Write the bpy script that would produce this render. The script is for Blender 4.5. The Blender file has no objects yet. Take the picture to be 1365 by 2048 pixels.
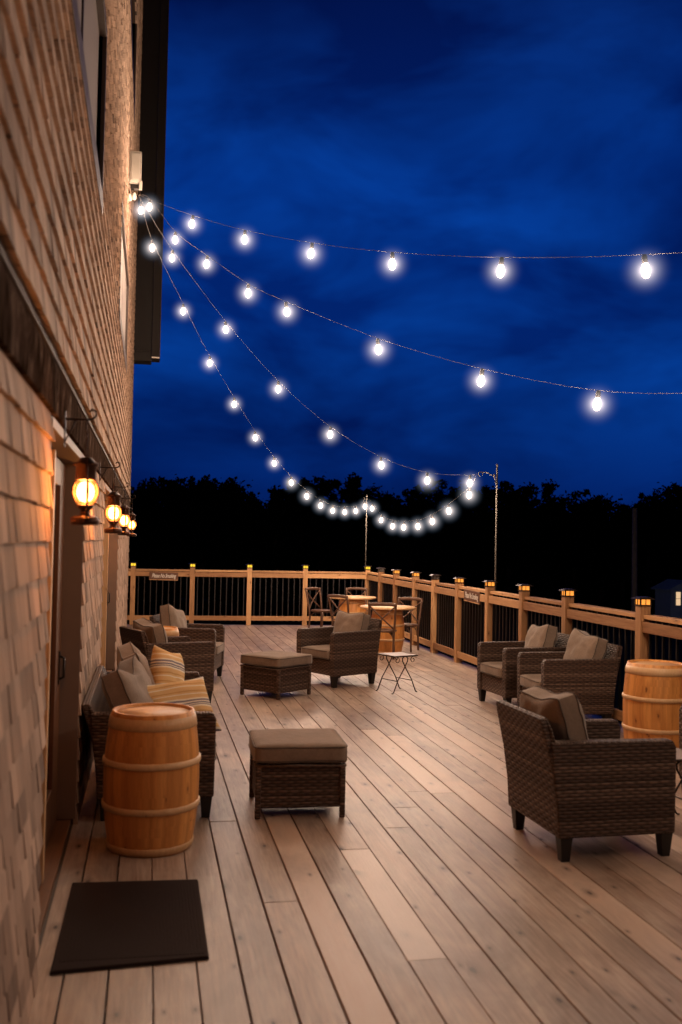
import bpy, bmesh, math, random
from mathutils import Vector, Matrix, noise as mnoise
R = math.radians
PI = math.pi
scene = bpy.context.scene
COL = scene.collection
rnd = random.Random(7)

# ------------------------------------------------------------------ nodes
def new_mat(name):
    m = bpy.data.materials.new(name); m.use_nodes = True
    nt = m.node_tree; nt.nodes.clear()
    out = nt.nodes.new('ShaderNodeOutputMaterial')
    return m, nt, out

class N:
    """tiny node-graph helper"""
    def __init__(s, nt): s.nt = nt
    def n(s, t, **k):
        x = s.nt.nodes.new(t)
        for a, b in k.items(): setattr(x, a, b)
        return x
    def l(s, a, b): s.nt.links.new(a, b)
    def val(s, sock, v):
        if hasattr(v, 'links') or isinstance(v, bpy.types.NodeSocket): s.l(v, sock)
        else: sock.default_value = v
    def math(s, op, a, b=0.0, c=None, clamp=False):
        x = s.n('ShaderNodeMath', operation=op); x.use_clamp = clamp
        s.val(x.inputs[0], a); s.val(x.inputs[1], b)
        if c is not None: s.val(x.inputs[2], c)
        return x.outputs[0]
    def mix(s, f, a, b, blend='MIX'):
        x = s.n('ShaderNodeMix', data_type='RGBA', blend_type=blend)
        s.val(x.inputs[0], f)
        for sock, v in ((x.inputs[6], a), (x.inputs[7], b)):
            if isinstance(v, tuple): sock.default_value = (*v, 1) if len(v) == 3 else v
            else: s.l(v, sock)
        return x.outputs[2]
    def mapping(s, vec, scale=(1, 1, 1), loc=(0, 0, 0)):
        x = s.n('ShaderNodeMapping'); s.l(vec, x.inputs[0])
        x.inputs['Scale'].default_value = scale; x.inputs['Location'].default_value = loc
        return x.outputs[0]
    def noise(s, vec, scale, detail=3, rough=.55, dist=0.0):
        x = s.n('ShaderNodeTexNoise'); s.l(vec, x.inputs['Vector'])
        x.inputs['Scale'].default_value = scale; x.inputs['Detail'].default_value = detail
        x.inputs['Roughness'].default_value = rough; x.inputs['Distortion'].default_value = dist
        return x.outputs['Fac']
    def ramp(s, f, pts):
        x = s.n('ShaderNodeValToRGB'); s.l(f, x.inputs[0])
        e = x.color_ramp.elements
        while len(e) < len(pts): e.new(0.5)
        for i, (p, c) in enumerate(pts):
            e[i].position = p; e[i].color = (*c, 1) if len(c) == 3 else c
        return x.outputs[0]
    def bump(s, h, strength=.3, dist=.01):
        x = s.n('ShaderNodeBump'); s.l(h, x.inputs['Height'])
        x.inputs['Strength'].default_value = strength; x.inputs['Distance'].default_value = dist
        return x.outputs[0]
    def bsdf(s, out, color, rough=.6, metal=0.0, normal=None, spec=.5):
        b = s.n('ShaderNodeBsdfPrincipled')
        s.val(b.inputs['Base Color'], (*color, 1) if isinstance(color, tuple) else color)
        s.val(b.inputs['Roughness'], rough); s.val(b.inputs['Metallic'], metal)
        b.inputs['Specular IOR Level'].default_value = spec
        if normal is not None: s.l(normal, b.inputs['Normal'])
        s.l(b.outputs[0], out.inputs[0])
        return b

def mat_wood(name, dark, light, knots=.5, rough=.6, gs=1.0, bump=.25, weather=0.0, wcol=(.3, .27, .25), spec=.4, knot_scale=1.0):
    m, nt, out = new_mat(name); g = N(nt)
    uv = g.n('ShaderNodeUVMap').outputs[0]
    tone = g.n('ShaderNodeAttribute', attribute_name='tone').outputs['Fac']
    grain = g.noise(g.mapping(uv, (3 * gs, 60 * gs, 1)), 1.0, 4, .6, .6)
    fine = g.noise(g.mapping(uv, (8 * gs, 260 * gs, 1)), 1.0, 3, .6)
    big = g.noise(g.mapping(uv, (.9, 4, 1)), 1.0, 3, .6, .4)
    f = g.math('ADD', g.math('MULTIPLY', grain, .62), g.math('MULTIPLY', fine, .24))
    f = g.math('ADD', f, g.math('MULTIPLY', big, .35))
    f = g.math('ADD', f, g.math('MULTIPLY', g.math('SUBTRACT', tone, .5), .55))
    c = g.ramp(f, [(.25, dark), (.85, light)])
    if weather:
        wn = g.noise(g.mapping(uv, (1.3, 5, 1), (3, 7, 0)), 1.0, 4, .65, .8)
        c = g.mix(g.math('MULTIPLY', g.math('SUBTRACT', wn, .42, clamp=True), weather * 4, clamp=True), c, wcol)
    if knots:
        v = g.n('ShaderNodeTexVoronoi', feature='F1', voronoi_dimensions='2D')
        warp = g.n('ShaderNodeTexNoise'); g.l(uv, warp.inputs['Vector']); warp.inputs['Scale'].default_value = 3
        g.l(g.mapping(uv, (2.6 * knot_scale, 6.2 * knot_scale, 1)), v.inputs['Vector']); v.inputs['Scale'].default_value = 1.0
        v.inputs['Randomness'].default_value = 1.0
        pick = g.math('GREATER_THAN', g.n('ShaderNodeSeparateColor').outputs[0], .5)
        sc = [x for x in nt.nodes if x.type == 'SEPARATE_COLOR'][-1]; g.l(v.outputs['Color'], sc.inputs[0])
        rnd2 = sc.outputs[1]
        dd = g.math('MULTIPLY', v.outputs['Distance'], g.math('ADD', 9.0, g.math('MULTIPLY', rnd2, 26.0)))
        dd = g.math('ADD', dd, g.math('MULTIPLY', g.math('SUBTRACT', g.noise(uv, 55, 3), .5), .9))
        kf = g.math('MULTIPLY', g.math('MULTIPLY', g.math('SUBTRACT', 1.0, dd, clamp=True), 2.6, clamp=True), pick)
        halo = g.math('MULTIPLY', g.math('MULTIPLY', g.math('SUBTRACT', 1.0, g.math('MULTIPLY', dd, .30), clamp=True), .75), pick)
        c = g.mix(g.math('MULTIPLY', halo, knots, clamp=True), c, (dark[0] * .75, dark[1] * .60, dark[2] * .5))
        c = g.mix(g.math('MULTIPLY', kf, knots * .95, clamp=True), c, (dark[0] * .28, dark[1] * .18, dark[2] * .14))
    h = g.math('ADD', g.math('MULTIPLY', grain, .6), g.math('MULTIPLY', fine, .5))
    if weather > .4:
        oc = g.n('ShaderNodeTexCoord').outputs['Object']
        stn = g.noise(g.mapping(oc, (1.2, .55, 1)), 1.6, 5, .62, .6)
        c = g.mix(g.math('MULTIPLY', g.math('SUBTRACT', .52, stn, clamp=True), 2.6, clamp=True), c, (.12, .078, .058))
        pale = g.noise(g.mapping(uv, (1.1, 14, 1), (9, 2, 0)), 1.0, 3, .6, .5)
        c = g.mix(g.math('MULTIPLY', g.math('SUBTRACT', pale, .60, clamp=True), 3.2, clamp=True), c, (.66, .54, .46))
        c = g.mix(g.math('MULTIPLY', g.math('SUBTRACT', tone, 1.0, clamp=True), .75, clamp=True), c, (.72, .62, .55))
        big = g.math('ADD', g.math('MULTIPLY', big, .5), g.math('MULTIPLY', stn, .6))
    rr = g.math('ADD', rough - .12, g.math('MULTIPLY', big, .24)) if not isinstance(rough, bpy.types.NodeSocket) else rough
    g.bsdf(out, c, rr, 0, g.bump(h, bump, .004), spec)
    return m

def mat_plain(name, col, rough=.6, metal=0.0, var=.25, scale=20, bump=.1, spec=.5):
    m, nt, out = new_mat(name); g = N(nt)
    co = g.n('ShaderNodeTexCoord').outputs['Object']
    n1 = g.noise(co, scale, 4, .6)
    c = g.mix(n1, tuple(x * (1 - var) for x in col), tuple(min(1, x * (1 + var)) for x in col))
    g.bsdf(out, c, g.math('ADD', rough - .08, g.math('MULTIPLY', n1, .16)), metal, g.bump(n1, bump, .003), spec)
    return m

def mat_emit(name, col, strength, var=0.0):
    m, nt, out = new_mat(name); g = N(nt)
    e = g.n('ShaderNodeEmission'); e.inputs[0].default_value = (*col, 1); e.inputs[1].default_value = strength
    if var:
        co = g.n('ShaderNodeTexCoord').outputs['Object']
        n1 = g.noise(co, var, 2, .5)
        g.l(g.math('MULTIPLY', g.math('ADD', .45, n1), strength), e.inputs[1])
    g.l(e.outputs[0], out.inputs[0])
    return m

def mat_fabric(name, col, spec=.15):
    m, nt, out = new_mat(name); g = N(nt)
    co = g.n('ShaderNodeTexCoord').outputs['Object']
    w = g.noise(co, 420, 2, .6); b = g.noise(co, 5, 4, .6); mid = g.noise(co, 60, 3, .6)
    f = g.math('ADD', g.math('MULTIPLY', w, .3), g.math('ADD', g.math('MULTIPLY', b, .45), g.math('MULTIPLY', mid, .25)))
    c = g.ramp(f, [(.3, tuple(x * .62 for x in col)), (.75, tuple(x * 1.25 for x in col))])
    wr = g.noise(g.mapping(co, (1, 1, 1)), 9, 3, .5, 1.2)
    b_ = g.bsdf(out, c, .92, 0, g.bump(g.math('ADD', g.math('MULTIPLY', wr, 1.0), g.math('MULTIPLY', w, .15)), .45, .012), spec)
    b_.inputs['Sheen Weight'].default_value = .25; b_.inputs['Sheen Roughness'].default_value = .5
    return m

def mat_stripes(name, seed):
    m, nt, out = new_mat(name); g = N(nt)
    co = g.n('ShaderNodeTexCoord').outputs['Object']
    sp = g.n('ShaderNodeSeparateXYZ'); g.l(co, sp.inputs[0])
    wob = g.noise(co, 6, 2)
    z = g.math('ADD', sp.outputs[2], g.math('MULTIPLY', wob, .012))
    f = g.math('FRACT', g.math('ADD', g.math('MULTIPLY', z, 4.6), .5 + seed))
    y1, y2, cr, gr = (.74, .50, .25), (.60, .35, .14), (.85, .76, .62), (.25, .22, .26)
    x = g.n('ShaderNodeValToRGB'); g.l(f, x.inputs[0]); cr_ = x.color_ramp; cr_.interpolation = 'CONSTANT'
    pts = [(0, gr), (.05, cr), (.09, gr), (.15, cr), (.2, y1), (.33, cr), (.36, y1), (.42, y2), (.46, y1), (.6, cr), (.64, y1), (.7, y2), (.75, y1), (.88, cr), (.94, gr), (.97, cr)]
    e = cr_.elements
    while len(e) < len(pts): e.new(.5)
    for i, (p, c) in enumerate(pts): e[i].position = p; e[i].color = (*c, 1)
    w = g.noise(co, 400, 2)
    c = g.mix(.25, x.outputs[0], g.mix(w, (.2, .15, .1), (.6, .5, .4)), 'SOFT_LIGHT')
    wr = g.noise(co, 10, 3, .5, 1.0)
    g.bsdf(out, c, .95, 0, g.bump(g.math('ADD', wr, g.math('MULTIPLY', w, .2)), .4, .01), .1)
    return m

def mat_wicker(name, tilt=False):
    m, nt, out = new_mat(name); g = N(nt)
    uv = g.n('ShaderNodeUVMap').outputs[0]
    sp = g.n('ShaderNodeSeparateXYZ'); g.l(uv, sp.inputs[0])
    u, v = sp.outputs[0], sp.outputs[1]
    wb = g.noise(uv, 7, 2)
    v = g.math('ADD', v, g.math('MULTIPLY', wb, .006))
    p, q = .0185, .072
    vr = g.math('DIVIDE', v, p)
    row = g.math('FLOOR', vr); fv = g.math('SUBTRACT', vr, row)
    half = g.math('MULTIPLY', g.math('MODULO', row, 2.0), .5)
    up = g.math('ADD', g.math('DIVIDE', u, q), half)
    wave = g.math('SINE', g.math('MULTIPLY', up, 2 * PI))                    # over / under
    wave01 = g.math('ADD', .5, g.math('MULTIPLY', wave, .5))
    d = g.math('SUBTRACT', g.math('MULTIPLY', fv, 2.0), 1.0)
    prof = g.math('SUBTRACT', 1.0, g.math('MULTIPLY', d, d))
    prof = g.math('POWER', g.math('MAXIMUM', prof, 0.001), .5)
    h = g.math('MULTIPLY', prof, g.math('ADD', .35, g.math('MULTIPLY', wave01, .65)))
    # per-row shade, streaks along the strand
    rown = g.n('ShaderNodeTexWhiteNoise', noise_dimensions='1D'); g.l(row, rown.inputs['W'])
    st = g.noise(g.mapping(uv, (14, 150, 1)), 1.0, 3)
    f = g.math('ADD', g.math('MULTIPLY', rown.outputs['Value'], .4), g.math('MULTIPLY', st, .5))
    c = g.ramp(f, [(.15, (.050, .027, .018)), (.5, (.120, .074, .054)), (.85, (.27, .185, .140))])
    c = g.mix(g.math('SUBTRACT', 1.0, g.math('MULTIPLY', h, 1.55), clamp=True), c, (.010, .006, .004))
    g.bsdf(out, c, .60, 0, g.bump(h, 1.0, .010), .28)
    return m

# ------------------------------------------------------------------ mesh helper
class MB:
    def __init__(s, seed=0):
        s.bm = bmesh.new(); s.uv = s.bm.loops.layers.uv.new('UVMap')
        s.tone = s.bm.verts.layers.float.new('tone'); s.r = random.Random(seed)
    def _uvbox(s, faces, axis=None, off=None, fit=False):
        """metre UVs; u runs along AXIS where the face shows it (so grain follows the board)"""
        if off is None: off = (s.r.uniform(0, 40), s.r.uniform(0, 40))
        for f in faces:
            f.normal_update(); n = f.normal
            k = max(range(3), key=lambda i: abs(n[i]))
            ax = [i for i in range(3) if i != k]
            if axis is not None and axis in ax: ua = axis; va = [i for i in ax if i != axis][0]
            elif 2 in ax: va = 2; ua = [i for i in ax if i != 2][0]
            else: ua, va = ax
            for lp in f.loops:
                co = lp.vert.co
                lp[s.uv].uv = (co[ua] + off[0], co[va] + off[1])
    def hexa(s, pts, tone=None, axis=None, off=None, M=None):
        """8 corners: bottom 4 then top 4 (ccw)"""
        if M: pts = [M @ Vector(p) for p in pts]
        vs = [s.bm.verts.new(p) for p in pts]
        t = s.r.random() if tone is None else tone
        for v in vs: v[s.tone] = t
        F = [(3, 2, 1, 0), (4, 5, 6, 7), (0, 1, 5, 4), (1, 2, 6, 5), (2, 3, 7, 6), (3, 0, 4, 7)]
        fs = [s.bm.faces.new([vs[i] for i in f]) for f in F]
        s._uvbox(fs, axis, off)
        return fs
    def box(s, x0, x1, y0, y1, z0, z1, tone=None, axis='auto', off=None, M=None):
        if axis == 'auto':
            d = [x1 - x0, y1 - y0, z1 - z0]; axis = d.index(max(d))
        return s.hexa([(x0, y0, z0), (x1, y0, z0), (x1, y1, z0), (x0, y1, z0), (x0, y0, z1), (x1, y0, z1), (x1, y1, z1), (x0, y1, z1)], tone, axis, off, M)
    def prism(s, poly, a0, a1, plane='YZ', tone=None, axis=None):
        """extrude a 2-D polygon (list of pairs) from a0 to a1 along the missing axis"""
        def mk(p, a):
            return {'YZ': (a, p[0], p[1]), 'XZ': (p[0], a, p[1]), 'XY': (p[0], p[1], a)}[plane]
        A = [s.bm.verts.new(mk(p, a0)) for p in poly]; B = [s.bm.verts.new(mk(p, a1)) for p in poly]
        t = s.r.random() if tone is None else tone
        for v in A + B: v[s.tone] = t
        n = len(poly); fs = [s.bm.faces.new(A[::-1]), s.bm.faces.new(B)]
        for i in range(n): fs.append(s.bm.faces.new((A[i], A[(i + 1) % n], B[(i + 1) % n], B[i])))
        bmesh.ops.recalc_face_normals(s.bm, faces=fs)
        s._uvbox(fs, axis)
        return fs
    def lathe(s, prof, seg=24, c=(0, 0, 0), tone=.5, cap0=True, cap1=True, ph=0, tones=None):
        rings = []
        for r, z in prof:
            rings.append([s.bm.verts.new((c[0] + r * math.cos(2 * PI * i / seg + ph), c[1] + r * math.sin(2 * PI * i / seg + ph), c[2] + z)) for i in range(seg)])
        for rg in rings:
            for i, v in enumerate(rg): v[s.tone] = tones[i] if tones else tone
        for a in range(len(rings) - 1):
            for i in range(seg):
                j = (i + 1) % seg
                f = s.bm.faces.new((rings[a][i], rings[a][j], rings[a + 1][j], rings[a + 1][i])); f.smooth = True
                rr = max(prof[a][0], .01)
                for lp, (zz, ii) in zip(f.loops, ((prof[a][1], i), (prof[a][1], i + 1), (prof[a + 1][1], i + 1), (prof[a + 1][1], i))):
                    lp[s.uv].uv = (zz, ii / seg * 2 * PI * rr + 0)
        for flag, rg, rev in ((cap0, rings[0], True), (cap1, rings[-1], False)):
            if flag:
                f = s.bm.faces.new(rg[::-1] if rev else rg)
                for lp in f.loops: lp[s.uv].uv = (lp.vert.co.x + 3, lp.vert.co.y + 5)
    def tube(s, pts, r, seg=8, tone=.5, closed=False, caps=True, flat=None):
        pts = [Vector(p) for p in pts]; n = len(pts); rings = []
        rs = r if isinstance(r, (list, tuple)) else [r] * n
        up = Vector((0, 0, 1)); prev = None; L = 0
        for i, p in enumerate(pts):
            if closed: t = pts[(i + 1) % n] - pts[i - 1]
            else: t = pts[min(i + 1, n - 1)] - pts[max(i - 1, 0)]
            t.normalize()
            if prev is None:
                a = up if abs(t.z) < .9 else Vector((1, 0, 0)); x = t.cross(a).normalized()
            else:
                x = prev - t * prev.dot(t)
                x = x.normalized() if x.length > 1e-6 else t.cross(up).normalized()
            prev = x; y = t.cross(x)
            k = flat or 1
            ring = [s.bm.verts.new(p + x * rs[i] * math.cos(2 * PI * j / seg) + y * rs[i] * k * math.sin(2 * PI * j / seg)) for j in range(seg)]
            for v in ring: v[s.tone] = tone
            rings.append(ring)
        acc = 0
        for i in range(n if closed else n - 1):
            A, B = rings[i], rings[(i + 1) % n]; l = (pts[(i + 1) % n] - pts[i]).length
            for j in range(seg):
                k2 = (j + 1) % seg
                f = s.bm.faces.new((A[j], A[k2], B[k2], B[j])); f.smooth = True
                for lp, (a_, b_) in zip(f.loops, ((acc, j), (acc, j + 1), (acc + l, j + 1), (acc + l, j))):
                    lp[s.uv].uv = (a_, b_ / seg * 2 * PI * rs[i])
            acc += l
        if caps and not closed:
            s.bm.faces.new(rings[0][::-1]); s.bm.faces.new(rings[-1])
    def build(s, name, mat, parent=None, bevel=0, bseg=2, smooth=False, recalc=True):
        if recalc: bmesh.ops.recalc_face_normals(s.bm, faces=s.bm.faces)
        if bevel:
            es = [e for e in s.bm.edges if len(e.link_faces) == 2 and e.calc_face_angle(0) > .6]
            bmesh.ops.bevel(s.bm, geom=es, offset=bevel, segments=bseg, affect='EDGES', profile=.6, clamp_overlap=True)
        me = bpy.data.meshes.new(name); s.bm.to_mesh(me); s.bm.free()
        if smooth:
            for p in me.polygons: p.use_smooth = True
        for mm in (mat if isinstance(mat, (list, tuple)) else [mat]): me.materials.append(mm)
        o = bpy.data.objects.new(name, me); COL.objects.link(o)
        if parent is not None: o.parent = parent
        return o

def tag(o, label=None, cat=None, group=None, kind=None):
    if label: o['label'] = label
    if cat: o['category'] = cat
    if group: o['group'] = group
    if kind: o['kind'] = kind
    return o
def thing(name, loc, rz, label, cat, group=None):
    o = bpy.data.objects.new(name, None); COL.objects.link(o); o.empty_display_size = .2
    o.location = loc; o.rotation_euler = (0, 0, rz)
    return tag(o, label, cat, group)
KIDS = {}
def children(o): return [c for c in COL.objects if c.parent == o]
def copy_tree(o, loc=None, rz=None, label=None, group=None, parent=None):
    c = o.copy(); COL.objects.link(c); c.parent = parent
    if loc is not None: c.location = loc
    if rz is not None: c.rotation_euler = (0, 0, rz)
    if label: c['label'] = label
    if group: c['group'] = group
    for ch in children(o): copy_tree(ch, parent=c)
    return c
def face(dx, dy): return math.atan2(dy, dx) + PI / 2      # turn local -Y to (dx,dy)

# ------------------------------------------------------------------ camera
CAMH, YAW, PITCH, ROLL = 1.7, R(10.9), R(1.72), R(1.15)
F = Vector((math.sin(YAW) * math.cos(PITCH), math.cos(YAW) * math.cos(PITCH), math.sin(PITCH)))
Rt = Vector((math.cos(YAW), -math.sin(YAW), 0)); Up = Rt.cross(F)
c_, s_ = math.cos(ROLL), math.sin(ROLL)
R2, U2 = Rt * c_ + Up * s_, Up * c_ - Rt * s_
cam = bpy.data.cameras.new('camera'); camo = bpy.data.objects.new('camera', cam); COL.objects.link(camo)
camo.matrix_world = Matrix(((R2.x, U2.x, -F.x, 0), (R2.y, U2.y, -F.y, 0), (R2.z, U2.z, -F.z, CAMH), (0, 0, 0, 1)))
cam.sensor_fit = 'VERTICAL'; cam.sensor_height = 36; cam.lens = 35; cam.clip_end = 2000; cam.clip_start = .05
cam.dof.use_dof = True; cam.dof.focus_distance = 13.0; cam.dof.aperture_fstop = 2.5
scene.camera = camo

# ------------------------------------------------------------------ materials
M = {}
M['deck'] = mat_wood('deck_boards', (.085, .048, .033), (.55, .39, .295), 1.0, .40, 1.0, .35, .45, (.60, .49, .41), .5)
M['pine'] = mat_wood('railing_pine', (.20, .085, .032), (.53, .295, .135), .8, .6, 1.0, .2)
M['barrel'] = mat_wood('barrel_staves', (.40, .130, .024), (.82, .38, .105), .7, .46, .8, .18, spec=.5, knot_scale=1.2)
M['hoop'] = mat_wood('barrel_hoops', (.50, .28, .12), (.74, .48, .26), .3, .45, 1.0, .15)
M['lid'] = mat_wood('barrel_lid', (.52, .27, .10), (.78, .50, .26), .4, .42, .8, .12)
M['shingle'] = mat_wood('cedar_shingles', (.10, .058, .038), (.60, .42, .31), .0, .82, 1.2, .6, .22, (.26, .22, .19), .2)
M['shingle'] = M['shingle']
M['dark_wood'] = mat_wood('bistro_wood', (.045, .020, .012), (.17, .085, .05), .2, .45, 1.0, .15)
M['door_wood'] = mat_wood('door_wood', (.07, .026, .010), (.20, .085, .035), .2, .5, 1.0, .12)
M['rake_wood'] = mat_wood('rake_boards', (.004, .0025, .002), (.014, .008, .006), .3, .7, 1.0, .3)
M['sign_wood'] = mat_wood('sign_wood', (.085, .035, .02), (.16, .075, .045), .2, .6)
M['trim_dark'] = mat_plain('dark_brown_trim', (.040, .022, .015), .55)
M['trim_grey'] = mat_plain('pale_grey_trim', (.22, .165, .135), .55, 0, .12, 8)
M['panel'] = mat_plain('window_panel', (.22, .18, .16), .7, 0, .1, 2)
M['flash'] = None
m, nt, out = new_mat('dark_metal_flashing'); g = N(nt)
co = g.n('ShaderNodeTexCoord').outputs['Object']
n1 = g.noise(g.mapping(co, (1, 3, 1.2)), 2.6, 5, .65, 1.5); n2 = g.noise(co, 14, 3, .6)
c = g.ramp(n1, [(.40, (.020, .012, .008)), (.56, (.075, .050, .038)), (.70, (.26, .20, .16))])
g.bsdf(out, c, g.math('ADD', .42, g.math('MULTIPLY', n2, .35)), 0, g.bump(g.math('ADD', n1, n2), .35, .02), 0.0)
M['flash'] = m
M['black'] = mat_plain('black_legs', (.012, .009, .008), .45, 0, .2)
M['iron'] = mat_plain('dark_iron', (.035, .022, .016), .42, .7, .3, 60)
M['baluster'] = mat_plain('black_baluster', (.03, .026, .026), .32, .6, .2, 40)
M['lantern_metal'] = mat_plain('aged_bronze', (.060, .026, .014), .42, .75, .4, 40)
M['bracket'] = mat_plain('bracket_iron', (.05, .035, .03), .35, .8, .2, 40)
M['fabric'] = mat_fabric('taupe_fabric', (.27, .20, .152))
M['piping'] = mat_fabric('dark_piping', (.10, .075, .06))
M['stripe_a'] = mat_stripes('striped_fabric_grey_top', .12)
M['stripe_b'] = mat_stripes('striped_fabric_yellow_top', .55)
M['wicker'] = mat_wicker('woven_wicker')
M['mat'] = mat_plain('rubber_mat', (.026, .0125, .009), .9, 0, .3, 90, .5, .2)
M['box'] = mat_plain('box_plastic', (.62, .56, .48), .5, 0, .05, 5)
M['cable'] = mat_plain('pale_cable', (.20, .19, .19), .95, 0, 0, 1, 0, 0)
M['socket'] = mat_plain('socket_black', (.02, .018, .017), .4)
M['steel'] = mat_plain('galvanised_pole', (.11, .10, .09), .8, 0, 0, 3, 0, 0)
M['mosaic'] = mat_plain('table_slab', (.36, .30, .27), .4, 0, .35, 22, .2)
M['ground'] = mat_plain('night_grass', (.018, .022, .012), .95, 0, .5, .4, .2, .1)
M['bark'] = mat_plain('bark', (.03, .022, .018), .9, 0, .4, 12)
M['leaf'] = mat_plain('night_leaves', (.010, .013, .006), .9, 0, .5, 3, .1, .05)
M['shed'] = mat_plain('pale_blue_paint', (.70, .95, 1.0), .7, 0, .1, 3)
M['pole_wood'] = mat_plain('weathered_pole', (.20, .17, .16), .85, 0, .3, 6)
M['bulb'] = mat_emit('lit_bulb', (1.0, .72, .515), 610)
M['bulb_off'] = mat_plain('frosted_glass', (.75, .70, .62), .25)
M['lantern_glow'] = mat_emit('amber_glass', (1.0, .46, .15), 9, 18)
M['flame'] = mat_emit('lantern_flame', (1.0, .43, .13), 330)
m, nt, out = new_mat('amber_lantern_glass'); g = N(nt)
e = g.n('ShaderNodeEmission'); e.inputs[0].default_value = (1.0, .36, .08, 1); e.inputs[1].default_value = .62
tp = g.n('ShaderNodeBsdfTransparent'); tp.inputs[0].default_value = (1, .72, .45, 1)
ad = g.n('ShaderNodeAddShader'); g.l(tp.outputs[0], ad.inputs[0]); g.l(e.outputs[0], ad.inputs[1]); g.l(ad.outputs[0], out.inputs[0])
M['lantern_glass'] = m
M['cap_glow'] = mat_emit('amber_cap_light', (1.0, .33, .05), 1.35, 30)
M['cap_glow_y'] = mat_emit('yellow_cap_light', (1.0, .62, .04), 1.3, 30)
M['cap_off'] = mat_plain('grey_cap_pane', (.09, .08, .075), .3)
M['cap_metal'] = mat_plain('cap_metal', (.035, .022, .016), .4, .5)
M['shed_glow'] = mat_emit('shed_window_light', (1.0, .66, .38), .8)
M['door_glow'] = mat_emit('door_glass_reflection', (1.0, .72, .45), .5)
M['paint'] = mat_emit('x', (1, 1, 1), 1); M['paint'] = mat_plain('white_paint', (.75, .68, .60), .6)

# bloom around each lit bulb: an added emissive ball imitating lens glow
def mat_bloom(name, R0, a, tint):
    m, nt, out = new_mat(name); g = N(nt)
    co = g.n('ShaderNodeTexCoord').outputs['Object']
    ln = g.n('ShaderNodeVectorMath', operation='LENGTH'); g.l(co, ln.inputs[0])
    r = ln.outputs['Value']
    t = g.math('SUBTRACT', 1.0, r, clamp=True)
    wide = g.math('MULTIPLY', g.math('POWER', t, 2.3), .36)          # faint blue-white outer bloom
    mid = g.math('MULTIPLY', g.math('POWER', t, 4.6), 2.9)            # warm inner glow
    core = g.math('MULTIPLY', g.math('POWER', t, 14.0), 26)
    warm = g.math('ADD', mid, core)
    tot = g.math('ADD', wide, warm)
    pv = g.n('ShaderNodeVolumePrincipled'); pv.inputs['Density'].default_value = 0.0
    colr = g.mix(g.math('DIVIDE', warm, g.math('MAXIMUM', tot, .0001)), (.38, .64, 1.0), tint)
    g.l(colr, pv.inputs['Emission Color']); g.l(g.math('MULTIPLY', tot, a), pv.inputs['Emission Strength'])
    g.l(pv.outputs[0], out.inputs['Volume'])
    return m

# ------------------------------------------------------------------ world: deep blue dusk
w = bpy.data.worlds.new('World'); scene.world = w; w.use_nodes = True
nt = w.node_tree; nt.nodes.clear(); g = N(nt)
wo = g.n('ShaderNodeOutputWorld'); bg = g.n('ShaderNodeBackground'); g.l(bg.outputs[0], wo.inputs[0])
tc = g.n('ShaderNodeTexCoord').outputs['Generated']
sp = g.n('ShaderNodeSeparateXYZ'); g.l(tc, sp.inputs[0])
el = sp.outputs[2]
base = g.ramp(el, [(.0, (.0004, .0060, .070)), (.06, (.0005, .0120, .120)), (.20, (.0009, .0300, .240)), (.34, (.0008, .0270, .235)), (.49, (.0010, .0130, .120)), (.57, (.0004, .0018, .014))])
cl = g.noise(g.mapping(tc, (1.6, 1.0, 3.4), (.31, .2, .13)), 3.2, 4, .55, .3)
cl2 = g.noise(g.mapping(tc, (1.3, 1.0, 2.0), (2.2, 1.2, .4)), 1.7, 3, .5, .2)
f = g.ramp(cl, [(.36, (.45, .48, .56)), (.64, (1.45, 1.45, 1.22))])
f2 = g.ramp(cl2, [(.35, (.62, .62, .68)), (.65, (1.3, 1.25, 1.18))])
cc = g.mix(1.0, base, f, 'MULTIPLY'); cc = g.mix(1.0, cc, f2, 'MULTIPLY')
back = g.ramp(g.math('ADD', .5, g.math('MULTIPLY', sp.outputs[1], .5)), [(.50, (.17, .17, .17)), (.84, (1, 1, 1))])
cc = g.mix(1.0, cc, back, 'MULTIPLY')
g.l(cc, bg.inputs[0]); bg.inputs[1].default_value = .96

# ------------------------------------------------------------------ terrain
def plane_obj(name, x0, x1, y0, y1, z, mat, n=1):
    b = MB(); 
    b.box(x0, x1, y0, y1, z - .2, z)
    return b.build(name, mat)
o = plane_obj('ground', -900, 900, -900, 900, -3.5, M['ground']); tag(o, kind='structure')
# low wooded rise behind the trees
b = MB(3); n = 120; top = []; bot = []
for i in range(n + 1):
    x = -120 + 300 * i / n
    h = 2.6 + 1.3 * mnoise.noise(Vector((x * .05, 0, 3))) + .5 * mnoise.noise(Vector((x * .4, 1, 0)))
    top.append(b.bm.verts.new((x, 118, h))); bot.append(b.bm.verts.new((x, 88, -3.49)))
far = [b.bm.verts.new((v.co.x, 200, -3.49)) for v in top]
for i in range(n):
    b.bm.faces.new((bot[i], bot[i + 1], top[i + 1], top[i])); b.bm.faces.new((top[i], top[i + 1], far[i + 1], far[i]))
tag(b.build('hill', M['ground']), kind='structure')

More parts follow.
